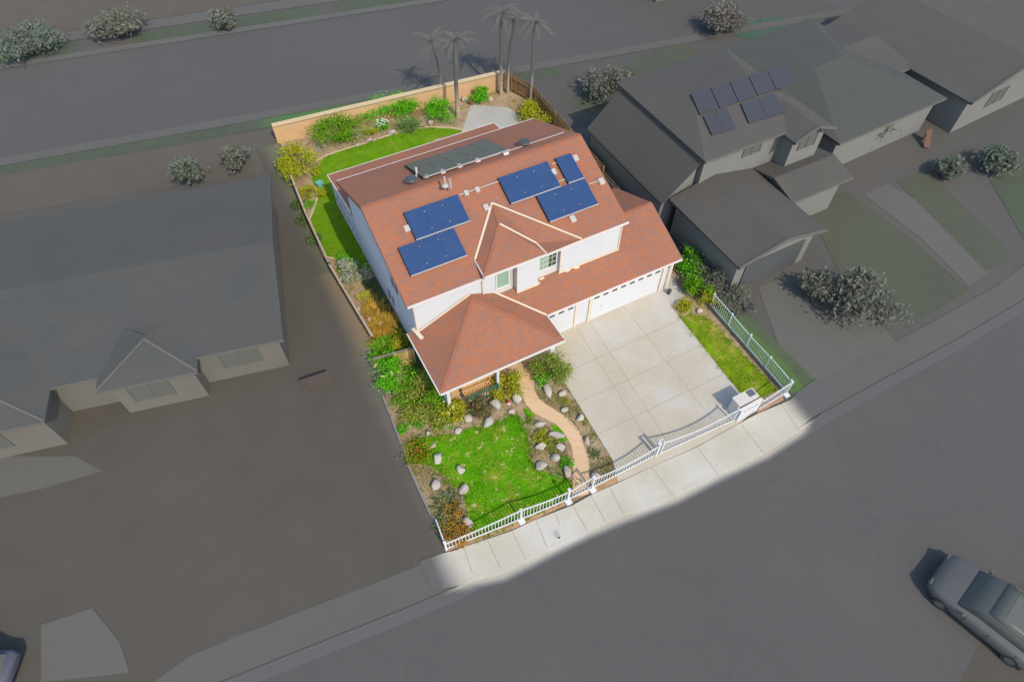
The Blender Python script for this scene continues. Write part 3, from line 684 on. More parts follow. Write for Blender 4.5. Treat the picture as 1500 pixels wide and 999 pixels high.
# garage doors
for x0, x1, n, sl in ((0.0, 4.88, 8, None), (-3.6, -1.16, 4, None)):
    d = MB().box(((x0+x1)/2, -.02, 1.1), (x1-x0-.02, .05, 2.2)).build('garage_door', GDOOR, house)
    for k in range(1, 4): pass
    g = MB()
    for k in range(1, 4): g.box(((x0+x1)/2, -.047, k*.53), (x1-x0-.06, .006, .018))
    g.build('panel_groove', simple('door_groove', (205, 205, 205), .03, 3), d)
    s = MB(); stp = (x1-x0)/n
    for k in range(n): s.box((x0+stp*(k+.5), -.052, 1.93), (stp*.56, .016, .13))
    s.build('window', DARKSLOT, d)
    if n == 8: MB().box((.75, -.06, .95), (.16, .04, .05)).build('handle', GALV, d)
# upstairs front windows
def window(x0, x1, y, z0, z1, gl_mats, parent=house, cols=2, bars=True):
    f = MB(); w2 = .05
    f.box(((x0+x1)/2, y, z1), (x1-x0+.12, .07, .07)); f.box(((x0+x1)/2, y, z0), (x1-x0+.12, .09, .07))
    for x in (x0, x1): f.box((x, y, (z0+z1)/2), (.06, .07, z1-z0))
    for k in range(1, cols): f.box((x0+(x1-x0)*k/cols, y, (z0+z1)/2), (.05, .065, z1-z0))
    o = f.build('window', WMETAL, parent)
    for k, gmm in enumerate(gl_mats):
        a, b = x0+(x1-x0)*k/len(gl_mats), x0+(x1-x0)*(k+1)/len(gl_mats)
        MB().box(((a+b)/2, y+.01, (z0+z1)/2), (b-a-.03, .02, z1-z0-.04)).build('pane', gmm, o)
        if not bars: continue
        mu = MB()
        for t in (1, 2): mu.box(((a+b)/2, y-.012, z0+(z1-z0)*t/3), (b-a-.05, .02, .02))
        mu.box(((a+b)/2, y-.012, (z0+z1)/2), (.02, .02, z1-z0-.06)); mu.build('muntin', WMETAL, o)
    return o
window(-5.3, -4.55, 1.62, 3.95, 5.15, [GLASSG], cols=1, bars=False)
window(-2.72, -1.62, 1.58, 4.1, 5.2, [GLASSG, GLASSD])
# left side windows
for (a, b), (z0, z1) in ((((569,393),(584,428)), (3.4, 4.4)), (((568,424),(583,460)), (.9, 2.1))):
    y1_, y0_ = atx(a[0], a[1], -10.06).y, atx(b[0], b[1], -10.06).y
    y0_, y1_ = min(y0_, y1_), max(y0_, y1_); y1_ = min(y1_, y0_+2.2)
    f = MB()
    for z in (z0, z1): f.box((-10.07, (y0_+y1_)/2, z), (.08, y1_-y0_, .06))
    for y in (y0_, y1_, (y0_+y1_)/2): f.box((-10.07, y, (z0+z1)/2), (.08, .05, z1-z0))
    o = f.build('window', WMETAL, house)
    MB().box((-10.06, (y0_+y1_)/2, (z0+z1)/2), (.03, y1_-y0_-.05, z1-z0-.05)).build('pane', GLASSB, o)
# porch: brown door wall in the shade and the front door
dr = MB().box((-4.9, 1.62, 1.1), (1.0, .08, 2.1)).build('front_door', simple('brown_door', (150, 100, 66), .1, 3, .5), house)
MB().box((-5.25, 1.55, 1.05), (.04, .06, .16)).build('handle', GALV, dr)
MB().box((-7.4, 1.66, 1.4), (2.2, .05, 1.3)).build('window', GLASSB, house)
# downpipe and wall lamp
ct = MB().tube([(5.45,-.08,.05),(5.45,-.08,2.6)], .035, 6).build('downpipe', FASCIA, house)
MB().box((5.3, -.1, 2.2), (.12, .12, .22)).build('wall_lamp', DARKMET, house)
# porch railing
rl = thing('porch_railing', 'green painted railing across the shaded porch opening', 'railing', (-8.1, -2.05, .09))
a, b = Vector((-9.0,-2.12,.09)), Vector((-7.2,-2.12,.09))
m = MB(); m.bar(a+Vector((0,0,.85)), b+Vector((0,0,.85)), .09, .07); m.build('top_rail', GREENM, rl)
m = MB(); m.bar(a+Vector((0,0,.14)), b+Vector((0,0,.14)), .07, .06); m.build('bottom_rail', GREENM, rl)
m = MB()
for k in range(12): q = a.lerp(b, (k+.5)/12); m.bar(q+Vector((0,0,.14)), q+Vector((0,0,.85)), .035)
m.build('baluster', GREENM, rl)
for q in (a, b): MB().bar(q, q+Vector((0,0,.98)), .09).build('post', GREENM, rl)
# bench seat of tan slats behind the railing
bn = thing('porch_bench', 'tan slatted bench standing behind the green porch railing', 'bench', (-8.1,-1.55,.09))
m = MB()
for k in range(13): m.box((-8.95+k*.14, -1.55, .52), (.09, .5, .04))
m.build('seat', SLAT, bn)
m = MB(); m.box((-8.1,-1.3,.75),(1.75,.05,.1)); m.box((-8.1,-1.3,.92),(1.75,.05,.1)); m.build('backrest', SLAT, bn)
for x in (-8.9, -7.3):
    for y in (-1.75, -1.33): MB().bar((x,y,.09),(x,y,.5 if y < -1.5 else .97),.06).build('leg', WOODL, bn)

# ================================================================== SOLAR ARRAYS AND ROOF FITTINGS
nM = Vector((0, -PM, 1)).normalized(); nB = Vector((0, PM, 1)).normalized()
P0F = Vector((0, YE, ZE)); P0B = Vector((0, YR_, ZE))
def array(corners, ncol, nrow, label, front=True, mat=PANEL, lift=.16, gap=.008):
    if not front: gap = .011
    n, p0 = (nM, P0F) if front else (nB, P0B)
    hv = Vector((1,0,0)); sv = n.cross(hv)
    Q = [atplane(c[0], c[1], p0+n*lift, n) for c in corners]
    us = sorted(q.dot(hv) for q in Q); vs_ = sorted(q.dot(sv) for q in Q)
    u0, u1, v0, v1 = (us[0]+us[1])/2, (us[2]+us[3])/2, (vs_[0]+vs_[1])/2, (vs_[2]+vs_[3])/2
    org = n*(p0.dot(n)+lift)
    c = org + hv*(u0+u1)/2 + sv*(v0+v1)/2
    t = thing('solar_array', label, 'solar panels', c, 0, 'solar arrays on the main roof')
    du, dv = (u1-u0)/ncol, (v1-v0)/nrow; rot = Matrix((hv, sv, n)).transposed()
    for i in range(ncol):
        for j in range(nrow):
            pc = org + hv*(u0+du*(i+.5)) + sv*(v0+dv*(j+.5)); m = MB()
            e = [pc + hv*a*(du/2-gap) + sv*b_*(dv/2-gap) for a, b_ in ((-1,-1),(1,-1),(1,1),(-1,1))]
            m.face(e, [(0,0),(du,0),(du,dv),(0,dv)])
            dn = -n*.045; k = len(m.v)
            m.v += [tuple(p+dn) for p in e]
            for q in range(4): m.f.append((q, k+q, k+(q+1) % 4, (q+1) % 4)[::-1]); m.uv.append(None)
            m.f.append((k+3,k+2,k+1,k)); m.uv.append(None)
            m.build('panel', mat, t)
    r = MB()
    lo, hi = org + sv*(v0-.02), org + sv*(v1+.02)
    r.bar(lo+hv*u0-n*.01, lo+hv*u1-n*.01, .05, .05, n)
    r.build('frame_rail', PFRAME, t)
    r = MB()
    for vv in (v0+.25*(v1-v0), v0+.75*(v1-v0)): r.bar(org+sv*vv+hv*(u0+.03)-n*.09, org+sv*vv+hv*(u1-.03)-n*.09, .05, .06, n)
    r.bar(org+sv*v0+hv*(u0-.012)-n*.05, org+sv*v1+hv*(u0-.012)-n*.05, .03, .1, n)
    for k in range(ncol+1):
        for vv in (v0+.25*(v1-v0), v0+.75*(v1-v0)):
            q = org+sv*vv+hv*(u0+.05+(u1-u0-.1)*k/ncol); r.bar(q-n*.12, q-n*lift, .05, .05, hv)
    r.build('mounting_rail', PDARK, t)
    r = MB()
    for k in range(1, ncol+1):
        for vv in (v0+.2*(v1-v0), v0+.8*(v1-v0)):
            if k < ncol: r.box(org+sv*vv+hv*(u0+du*k)+n*.006, (.05, .04, .02), 0, rot)
    if ncol > 1: r.build('clamp', GALV, t)
    return t
array([(591,312),(670.2,284),(688.4,323.2),(610,351.2)], 3, 1, 'blue solar array of three panels, upper one left of the front hip')
array([(582.6,362.4),(665.2,333.7),(684,373.6),(602.2,404.4)], 3, 1, 'blue solar array of three panels lowest and leftmost on the roof')
array([(729.6,261),(801.6,235.8),(820.8,271.8),(748.8,299.4)], 3, 1, 'blue solar array right of the hip peak, touching the lower right array')
array([(813.6,232.2),(835.8,223.8),(855.6,259.8),(832.8,268.8)], 1, 1, 'single blue solar panel near the right end of the roof')
array([(786,287.4),(856.2,260.4),(876.6,298.2),(805.8,325.2)], 3, 1, 'lower right blue solar array just above the front eave')
array([(592,241.8),(710.8,204),(746.8,219),(620.8,259.8)], 5, 2, 'long grey ten-panel solar array on the rear roof slope', False, PANELG)
def onroof(px, py, front=True, lift=0.0):
    n, p0 = (nM, P0F) if front else (nB, P0B); return atplane(px, py, p0+n*lift, n)
def conduit(pts, label, front=True):
    P = [onroof(*p, front, .05) for p in pts]; o = MB().tube(P, .03, 6).build('conduit', GALV)
    tag(o, label, 'pipe', 'electrical conduits on the roof')
conduit([(672,286),(730,266)], 'pale conduit joining the upper left and upper right solar arrays')
conduit([(808,241),(816,238)], 'short conduit bridging to the single solar panel, upper one')
conduit([(818,266),(830,262)], 'short conduit bridging to the single solar panel, lower one')
conduit([(862,270),(877,265)], 'short conduit leading right from the lower right array')
conduit([(626,258),(660,247.5),(700,236),(745,221.5),(790,206),(815,198),(826,194)], 'long pale conduit along the ridge edge of the rear array', False)
def jbox(px, py, s, label, front=True):
    p = onroof(px, py, front, .08); n = nM if front else nB; rot = Matrix((Vector((1,0,0)), n.cross(Vector((1,0,0))), n)).transposed()
    t = thing('junction_box', label, 'box', p, 0, 'junction boxes on the roof')
    MB().box(p, (s, s*1.2, .14), 0, rot).build('casing', FASCIA, t); MB().box(p+n*.075, (s*.9, s*1.1, .016), 0, rot).build('lid', GALV, t)
for a in [(843,232,.28,'white junction box beside the single solar panel'), (811,252,.26,'white junction box between the two upper right arrays'), (839,321,.3,'white junction box just under the lower right array'), (881,266,.3,'white junction box at the right roof edge'), (596,335,.26,'cream junction box left of the upper left array'), (712,304,.26,'small box beside the peak of the front hip'), (683,283,.22,'left of two small boxes on the conduit between arrays'), (699,278,.22,'right of two small boxes on the conduit between arrays')]: jbox(*a)
for a in [(625,258.5,.16,'leftmost small bracket below the rear array'), (648,251.5,.26,'second bracket from left below the rear array'), (673,243,.26,'middle bracket below the rear array'), (699,235,.26,'fourth bracket from left below the rear array'), (740,224.5,.3,'rightmost white bracket below the rear array')]: jbox(*a, False)
for px, py, lb in ((603,268,'round dark attic vent left of the rear solar array'), (768,213.5,'round dark attic vent right of the rear solar array')):
    p = onroof(px, py, False, 0); t = thing('attic_vent', lb, 'vent', p, 0, 'round attic vents')
    MB().tube([p-Vector((0,0,.05)), p+Vector((0,0,.22))], .18, 16).build('collar', DARKMET, t)
    MB().tube([p+Vector((0,0,.2)), p+Vector((0,0,.25)), p+Vector((0,0,.33)), p+Vector((0,0,.37))], [.31,.35,.26,.05], 20).build('cap', DARKMET, t)
for px, py, h, lb in ((652,271,.5,'grey twin vent pipes near the ridge centre'), (611,258,.55,'short white vent pipe at the corner of the rear array')):
    p = onroof(px, py, False, 0); t = thing('vent_pipe', lb, 'pipe', p)
    MB().tube([p-Vector((0,0,.1)), p+Vector((0,0,h))], .06, 8).build('pipe', GALV if h == .5 else FASCIA, t)
    if h == .5: MB().tube([p+Vector((.22,-.2,-.15)), p+Vector((.22,-.2,.42))], .06, 8).build('pipe', GALV, t)
    MB().tube([p-Vector((0,0,.05)), p+Vector((0,0,.08))], [.2,.08], 10).build('flashing', GALV, t)

# ================================================================== FENCES, WALLS, GATE
def picket_run(root, pts, hts, mat, base=.14, sp=.165, topext=.08, part='pickets', bar=.028):
    """iron fence panel: pickets between a bottom rail and a swept top rail"""
    m = MB(); L = [0]
    for a, b in zip(pts, pts[1:]): L.append(L[-1]+(Vector(b)-Vector(a)).length)
    def pos(s):
        for k in range(len(pts)-1):
            if s <= L[k+1]+1e-9:
                t = (s-L[k])/(L[k+1]-L[k]); return Vector(pts[k]).lerp(Vector(pts[k+1]), t)
        return Vector(pts[-1])
    T = L[-1]; n = max(2, int(T/sp))
    H = lambda s: hts(s/T)
    for k in range(n+1):
        p = pos(T*k/n); h = H(T*k/n); m.bar((p.x,p.y,base),(p.x,p.y,h+topext), bar)
    m.build(part, mat, root)
    m = MB(); q = 24
    for k in range(q):
        a, b = pos(T*k/q), pos(T*(k+1)/q); m.bar((a.x,a.y,H(T*k/q)),(b.x,b.y,H(T*(k+1)/q)), .05, .05)
    m.build('top_rail', mat, root)
    m = MB()
    for a, b in zip(pts, pts[1:]): m.bar((a[0],a[1],base),(b[0],b[1],base), .05, .06)
    m.build('bottom_rail', mat, root)
def post(root, p, h, mat=WMETAL, w_=.1, foot=True):
    o = MB().box((p[0], p[1], h/2), (w_, w_, h)).build('post', mat, root)
    MB().box((p[0], p[1], h+.02), (w_*1.4, w_*1.4, .05)).build('post_cap', mat, o)
    if foot: MB().prism([(p[0]-.15,p[1]-.24),(p[0]+.15,p[1]-.24),(p[0]+.17,p[1]+.12),(p[0]-.17,p[1]+.12)], 0, .1).build('footing', WMETAL, o)
F0, F1, F2, F3, F4, F5 = (-13.28,-8.66), (-9.5,-9.02), (-7.0,-9.22), (-5.62,-9.25), (-1.75,-9.25), (3.05,-9.5)
ff = thing('iron_fence', 'white iron picket fence along the front lawn', 'fence', (F1[0],F1[1],0))
picket_run(ff, [F0, F1], lambda t: .78+.42*t**1.6, WMETAL); picket_run(ff, [F1, F2], lambda t: 1.2-.3*math.sin(math.pi*min(1,t*.62))+ (.1*t), WMETAL)
post(ff, F0, .95, foot=False); post(ff, F1, 1.22); post(ff, F2, 1.3)
r0 = at(641, 771); picket_run(ff, [(r0.x, r0.y), F0], lambda t: .85, WMETAL)
pg = thing('pedestrian_gate', 'white iron garden gate at the end of the tan path', 'gate', (F2[0]+.7,F2[1],0))
picket_run(pg, [(F2[0]+.1,F2[1]), (F3[0]-.1,F3[1])], lambda t: .98+.34*t, WMETAL)
MB().box((F3[0]-.18, F3[1]-.04, .75), (.1, .08, .16)).build('latch', DARKMET, pg)
f2 = thing('iron_fence', 'white iron picket fence between garden gate and driveway gate', 'fence', (F3[0]+1.9,F3[1],0))
post(f2, F3, 1.32); picket_run(f2, [F3, F4], lambda t: 1.22-.42*math.sin(math.pi*min(1,.12+t*.76)), WMETAL); post(f2, (F4[0],F4[1]), 1.32, w_=.12, foot=False)
dg = thing('driveway_gate', 'long white sliding iron gate with dipped top across the driveway', 'gate', ((F4[0]+F5[0])/2,F4[1],0))
picket_run(dg, [(F4[0]+.25,F4[1]-.02), F5], lambda t: 1.28-.42*math.sin(math.pi*min(1, t*.93+.02))**.8, WMETAL, .1)
m = MB()
for p in ((F4[0]+.25,F4[1]-.02), F5): m.box((p[0],p[1],.68),(.08,.08,1.3))
m.build('gate_stile', WMETAL, dg)
for p in ((F4[0]+.9,F4[1]-.05), (F5[0]-.7,F5[1]+.02)):
    MB().tube([(p[0],p[1]-.03,.06),(p[0],p[1]+.03,.06)], .06, 12).build('wheel', GALV, dg)
gp = thing('gate_post', 'pair of white steel guide posts at the left end of the driveway gate', 'post', (F4[0]+.12,F4[1]+.25,0))
for dx, dy in ((.05,.16), (.32,.22)): MB().box((F4[0]+dx,F4[1]+dy,.62),(.06,.06,1.24)).build('post', WMETAL, gp)
MB().box((F4[0]+.185,F4[1]+.19,1.2),(.34,.05,.05)).build('crossbar', WMETAL, gp)
f3 = thing('iron_fence', 'short white iron picket fence right of the mailbox pillar', 'fence', (5.8,-9.6,0))
picket_run(f3, [(4.75,-9.62), (6.72,-9.5)], lambda t: .95+.2*t, WMETAL); post(f3, (6.74,-9.5), 1.2, w_=.09)
f4 = thing('iron_fence', 'white iron picket fence on the curb along the right boundary', 'fence', (6.9,-4.5,0))
cm = MB(); cm.bar((6.78,-9.4,.09),(7.02,-2.6,.09),.16,.18); cm.bar((7.02,-2.6,.09),(6.95,.7,.09),.16,.18); cm.build('kerb_wall', WOODD, f4)
picket_run(f4, [(6.78,-9.4), (7.02,-2.6)], lambda t: 1.12+.04*math.sin(t*9), simple('pale_green_enamel', (206,222,212), .03, 5, .4), .2, .15, bar=.022); 
for k in range(5): 
    q = Vector((6.78,-9.4)).lerp(Vector((7.02,-2.6)), k/4); post(f4, (q.x,q.y), 1.2, w_=.07, foot=False)
# gate pillar with the street number and the white cabinet behind it
kp = thing('number_pillar', 'white stucco gate wall with house numbers beside the driveway gate', 'wall', (4.0,-9.5,0))
MB().box((3.98,-9.52,.5),(1.45,.14,1.0), .02).build('wall', WHITE, kp); MB().box((3.98,-9.52,1.02),(1.52,.2,.05), .02).build('coping', FASCIA, kp)
m = MB(); rng = random.Random(4)
for k in range(6):
    x = 3.55+k*.17; m.box((x,-9.596+.02*(x-3.98),.84),(.07,.014,.12),.02)
m.build('number_marks', simple('grey_number', (150,150,150), .05, 4), kp)
def digit(m, segs, x, z, w_, h):
    S = {'a':((0,1),(1,1)),'b':((1,1),(1,.5)),'c':((1,.5),(1,0)),'d':((0,0),(1,0)),'e':((0,.5),(0,0)),'f':((0,1),(0,.5)),'g':((0,.5),(1,.5))}
    for c in segs:
        (a0,b0),(a1,b1) = S[c]; m.bar((x+a0*w_,-9.605+.02*(x-3.98),z+b0*h),(x+a1*w_,-9.605+.02*(x+w_-3.98),z+b1*h),.018,.012)
cab = thing('utility_cabinet', 'white metal cabinet with dark solar lid behind the gate wall', 'cabinet', (3.95,-9.05,0))
MB().box((3.92,-9.06,.6),(1.28,.52,1.18)).build('body', simple('pale_cabinet', (226, 222, 214), .04, 2, .5), cab)
MB().box((3.92,-9.06,1.205),(1.34,.6,.05)).build('top', simple('pale_cabinet_top', (224, 216, 206), .04, 2, .5), cab)
MB().box((4.3,-9.0,1.238),(.42,.36,.02)).build('solar_lid', gm('slate_panel', (112, 114, 128), .06, 3, .3), cab)
# right boundary behind: low timber fence, back wall, left fence
def plank_fence(label, pts, h, mat, capm=None, sp=.15, name='wooden_fence'):
    t = thing(name, label, 'fence', ((pts[0][0]+pts[-1][0])/2, (pts[0][1]+pts[-1][1])/2, 0)); m = MB(); rng = random.Random(len(label)); r = MB()
    for a, b in zip(pts, pts[1:]):
        a, b = Vector(a), Vector(b); n = max(1, int((b-a).length/sp)); d = (b-a).normalized(); ang = math.atan2(d.y, d.x)
        for k in range(n):
            q = a.lerp(b, (k+.5)/n); hh = h + rng.uniform(-.02,.02); m.box((q.x, q.y, hh/2), ((b-a).length/n*.94, .025, hh), ang)
        nn = Vector((-d.y, d.x))*.05
        for z in (.3, h-.25): r.bar((a.x+nn.x,a.y+nn.y,z),(b.x+nn.x,b.y+nn.y,z),.05,.09)
        for k in range(int((b-a).length/2.4)+1):
            q = a+d*min(k*2.4,(b-a).length-.05); r.box((q.x+nn.x,q.y+nn.y,h/2+.02),(.1,.1,h+.06),ang)
        if capm: capm_.bar((a.x,a.y,h+.03),(b.x,b.y,h+.03),.14,.04)
    m.build('planks', mat, t); r.build('rail', mat, t)
    return t
capm_ = MB()
lf = plank_fence('low grey timber fence along the left boundary of the back yard', [(-12.0,21.4), (-12.3,16), (-12.38,11)], .9, WOODD)
lf2 = plank_fence('low grey timber fence along the dry left side garden', [(-12.38,10.9), (-12.0,4.3)], .75, WOODD)
plank_fence('brown timber fence along the right boundary beside the garage', [(6.95,.9), (7.4,10)], 1.2, WOODD)
plank_fence('dark brown timber fence at the right rear corner of the yard', [(7.45,10.2), (7.9,21.2), (7.0,24.0)], 1.5, WOOD)
GA, GB = at(576, 518.5, 1.33), at(606, 510.5, 1.33); GC = at(546, 526.5, 1.33)
gt = plank_fence('honey coloured timber side gate left of the porch', [(GA.x, GA.y), (GB.x, GB.y)], 1.35, WOODL, name='side_gate')
MB().bar((GC.x,GC.y,1.38),(GB.x,GB.y,1.38),.14,.06).build('top_rail', WOODD, gt)
for t_, P_ in ((lf, [(-12.0,21.4), (-12.3,16), (-12.38,11)]), (lf2, [(-12.38,10.9), (-12.0,4.3)])):
    m = MB(); zc = .93 if t_ is lf else .78
    for a, b in zip(P_, P_[1:]): m.bar((a[0],a[1],zc),(b[0],b[1],zc),.13,.04)
    m.build('cap_rail', simple('pale_cap_rail', (196, 174, 148), .1, 5), t_)
bw = thing('block_wall', 'orange tan block wall with pale cap along the back of the yard', 'wall', (-2.5,25,0))
pts = [(-11.75,25.72), (-2.5,24.95), (6.9,24.15)]
m = MB(); c_ = MB()
for a, b in zip(pts, pts[1:]): m.bar((a[0],a[1],.75),(b[0],b[1],.75),.2,1.5); c_.bar((a[0],a[1],1.53),(b[0],b[1],1.53),.42,.06)
m.build('masonry', BLOCK, bw); c_.build('coping', BLOCKCAP, bw)
# pale curb along the left of the front garden
lc = thing('garden_kerb', 'thin pale concrete kerb along the left edge of the front garden', 'kerb', (-12.6,-5,0))
m = MB(); E = G([(561,582), (573,612), (586,646)]) 
for a, b in zip(E, E[1:]): m.bar((a.x,a.y,.09),(b.x,b.y,.09),.1,.2)
E = G([(598,682), (612,714), (626,744), (640,773)])
for a, b in zip(E, E[1:]): m.bar((a.x,a.y,.09),(b.x,b.y,.09),.1,.2)
m.build('kerb', simple('grey_kerb', (142, 142, 138), .08, 3), lc)
# water meter lid on the sidewalk
A = G([(808,779), (817.5,774), (824,787.5), (814.5,792.5)])
ml = thing('meter_box', 'pale rectangular meter box lid set in the sidewalk', 'meter box', (sum(p.x for p in A)/4, sum(p.y for p in A)/4, .06))
MB().prism([(p.x,p.y) for p in A], .03, .050).build('frame', simple('pale_lid_frame', (226, 224, 214), .04, 4), ml)
cx_, cy_ = sum(p.x for p in A)/4, sum(p.y for p in A)/4
MB().prism([(cx_+(p.x-cx_)*.78, cy_+(p.y-cy_)*.82) for p in A], .04, .056).build('lid', simple('grey_lid', (186, 184, 178), .08, 5), ml)
q = at(819, 788); MB().tube([(q.x,q.y,.05),(q.x,q.y,.062)], .05, 10).build('reader_port', DARKMET, ml)
# little things in the yards
tb = thing('storage_crate', 'small turquoise crate on the shaded back lawn', 'crate', at(468,270))
q = at(468,270,.15); MB().box((q.x,q.y,.15),(.42,.42,.28),.3).build('body', TEAL, tb); MB().box((q.x,q.y,.3),(.46,.46,.04),.3).build('lid', TEAL, tb)
q = at(691,151,.15); pt = thing('flower_pot', 'clay pot on the corner of the back patio', 'pot', (q.x,q.y,0))
MB().tube([(q.x,q.y,0),(q.x,q.y,.3),(q.x,q.y,.34)], [.17,.25,.27], 14).build('body', POT, pt); MB().tube([(q.x,q.y,.3),(q.x,q.y,.345)], .22, 12).build('soil', STEM, pt)
q = at(745,590,.1); gn = thing('garden_ornament', 'small red and white garden ornament under the porch shrub', 'ornament', (q.x,q.y,0))
MB().tube([(q.x,q.y,0),(q.x,q.y,.12),(q.x,q.y,.2)], [.11,.1,.05], 10).build('body', WMETAL, gn); MB().tube([(q.x,q.y+.01,.19),(q.x,q.y+.01,.36)], [.1,.02], 10).build('cap', RED, gn)
q = at(787,548,.2); up = thing('urn_planter', 'teal glazed planter beside the porch step', 'planter', (q.x,q.y,0))
MB().tube([(q.x,q.y,0),(q.x,q.y,.15),(q.x,q.y,.34),(q.x,q.y,.4)], [.12,.2,.16,.2], 12).build('body', simple('teal_glaze', (70, 130, 120), .1, 5, .3), up)
MB().tube([(q.x,q.y,.36),(q.x,q.y,.385)], .15, 10).build('soil', STEM, up)
q = at(984.5,420,.3); cn = thing('rubbish_bin', 'small dark bin against the garage corner', 'bin', (q.x-.35,q.y-.2,0))
MB().tube([(q.x-.35,q.y-.2,.03),(q.x-.35,q.y-.2,.34)], [.1,.13], 10).build('body', DARKMET, cn); MB().tube([(q.x-.35,q.y-.2,.33),(q.x-.35,q.y-.2,.37)], .14, 10).build('lid', DARKMET, cn)

# ================================================================== PLANTING
YG = foliage('yellow_green_leaves', [(150,162,24), (184,184,40), (120,140,24), (196,176,60), (140,150,30)])
MG = foliage('mid_green_leaves', [(84,134,20), (120,170,34), (66,110,18), (140,176,50), (100,150,24)])
BG = foliage('bright_green_leaves', [(80,160,18), (110,190,30), (60,130,14), (130,196,50)])
OL = foliage('olive_brown_leaves', [(132,148,50), (160,170,70), (110,130,40), (152,132,84), (148,166,64)])
SV = foliage('silver_leaves', [(170,172,150), (196,196,176), (136,146,116), (184,186,160), (120,130,100)])
GD = foliage('golden_dry_leaves', [(190,150,60), (206,166,84), (160,124,50), (176,140,50), (150,140,50)])
OR = foliage('orange_tipped_leaves', [(196,140,50), (150,140,40), (210,160,70), (110,110,50), (190,120,40)])
RG = foliage('reddish_green_leaves', [(120,96,70), (94,112,60), (140,84,70), (110,128,80), (80,96,50)])
DG = foliage('dark_spiky_leaves', [(64,84,50), (84,100,70), (110,120,80), (150,150,100)])
BUSH = 'shrubs planted around the house'
WFL = simple('white_petals', (240,240,222), .03, 5); YFL = simple('cream_petals', (236,226,140), .05, 5); OFL = simple('orange_petals', (206,120,50), .1, 5)
def S(*a, **k): return shrub(*a, group=BUSH, **k)
S(438,236,1.35,1.9,YG,'large yellow olive shrub in the left rear corner of the yard', n=2200, leaf=.15, squash=1.15)
S(498,189,1.95,1.5,MG,'wide mid green shrub against the left half of the back wall', n=2200, leaf=.15, squash=.7)
S(571,157,2.15,1.7,BG,'wide bright green hedge shrub covering the middle of the back wall', n=2600, leaf=.15, squash=.6)
S(560,184,.62,.7,BG,'small bush with white flowers below the back wall hedge', n=500, leaf=.11, flowers=(WFL,26,.09))
S(545,194,.5,.45,YG,'low yellow green bush left of the white flowering bush', n=300, leaf=.1)
S(598,181,.95,.6,foliage('grey_green_leaves', [(110,140,70), (130,156,90), (90,120,60)]),'grey green grassy clump behind the back lawn', n=300, leaf=.12, spiky=True)
S(648,162,1.2,1.4,BG,'round green bush left of the back patio', n=1500, leaf=.14)
S(697,136,.9,1.2,BG,'bright green bush behind the clay pot', n=1100, leaf=.15)
S(786,166,1.45,1.3,YG,'spreading yellow green shrub behind the right end of the roof', n=1700, leaf=.15)
S(472,215,.5,.4,SV,'small silver clump right of the yellow corner shrub', n=220, leaf=.1)
S(451,281,.6,.6,YG,'small yellow green bush inside the left fence by the back lawn', n=420, leaf=.11)
S(452,299,.42,.3,BG,'low green tuft below the small yellow green bush', n=260, leaf=.09)
S(471,283,.5,.5,YG,'small yellow green bush at the edge of the house shadow', n=300, leaf=.11)
S(503,384,.75,.8,BG,'bright green bush behind the silver shrub', n=700, leaf=.12)
S(517,396,.95,1.1,SV,'silver grey leaved shrub beside the left house wall', n=1100, leaf=.13)
S(536,434,.5,.45,foliage('yellow_succulent_leaves', [(190,180,60), (206,196,90), (160,160,50)]),'round yellow succulent clump in the left side garden', n=420, leaf=.09)
S(548,452,.7,.45,GD,'golden dry grass clump, upper one in the left side garden', n=420, leaf=.1, spiky=True)
S(560,472,.85,.45,GD,'golden dry grass clump, middle one in the left side garden', n=520, leaf=.1, spiky=True)
S(556,492,.6,.4,OR,'rust orange dry grass clump near the side gate', n=360, leaf=.1, spiky=True)
S(586,500,.65,.7,YG,'yellow green bush just behind the timber side gate', n=600, leaf=.12)
S(561,508,.7,.6,MG,'spiky green plant behind the left end of the side gate', n=340, leaf=.14, spiky=True)
S(575,543,1.15,1.3,BG,'bright green creeper shrub with cream flowers by the side gate', n=1500, leaf=.14, flowers=(YFL,7,.075), squash=1.3)
S(590,580,.8,.8,MG,'green bush below the cream flowering creeper', n=700, leaf=.13)
S(616,560,.8,1.1,OL,'olive brown shrub left of the porch corner', n=900, leaf=.13)
S(607,592,1.0,.9,OL,'olive shrub on the outer side of the porch corner group', n=1000, leaf=.13)
S(638,585,.85,1.1,MG,'mid green shrub right under the porch roof corner', n=1000, leaf=.13)
S(634,605,.95,.9,OL,'olive green shrub in front of the porch corner', n=1000, leaf=.13)
S(610,612,.55,.5,BG,'low bright green plant left of the porch corner shrubs', n=380, leaf=.11)
S(589,628,.3,.4,BG,'small single green sapling near the left garden kerb', n=150, leaf=.12)
S(648,620,.5,.4,MG,'low green plant at the top edge of the front lawn', n=320, leaf=.1)
S(662,600,.75,.95,YG,'yellow green shrub with cream flowers in front of the porch pier', n=900, leaf=.12, flowers=(YFL,6,.065))
S(703,597,.65,.7,RG,'reddish green bush in front of the green railing', n=650, leaf=.12)
S(741,563,.85,1.1,YG,'yellow green shrub left of the start of the path', n=1100, leaf=.13)
S(806,537,1.0,1.7,foliage('rose_bush_leaves', [(110,140,40), (150,160,60), (90,124,30), (160,150,90), (120,150,50)]),'tall leafy shrub between porch step and driveway', n=1700, leaf=.13)
S(795,552,.5,.6,BG,'bright green bush at the foot of the tall porch shrub', n=420, leaf=.11)
S(610,662,.8,.5,foliage('lantana_leaves', [(96,140,24), (130,150,30), (170,130,40), (80,120,20)]),'low orange flowering bush at the left end of the front lawn', n=800, leaf=.11, flowers=(OFL,14,.05))
S(655,735,.6,.45,DG,'dark spiky plant in the lower left garden', n=220, leaf=.12, spiky=True)
S(662,748,.5,.35,OR,'orange gold clump just below the dark spiky plant', n=420, leaf=.1)
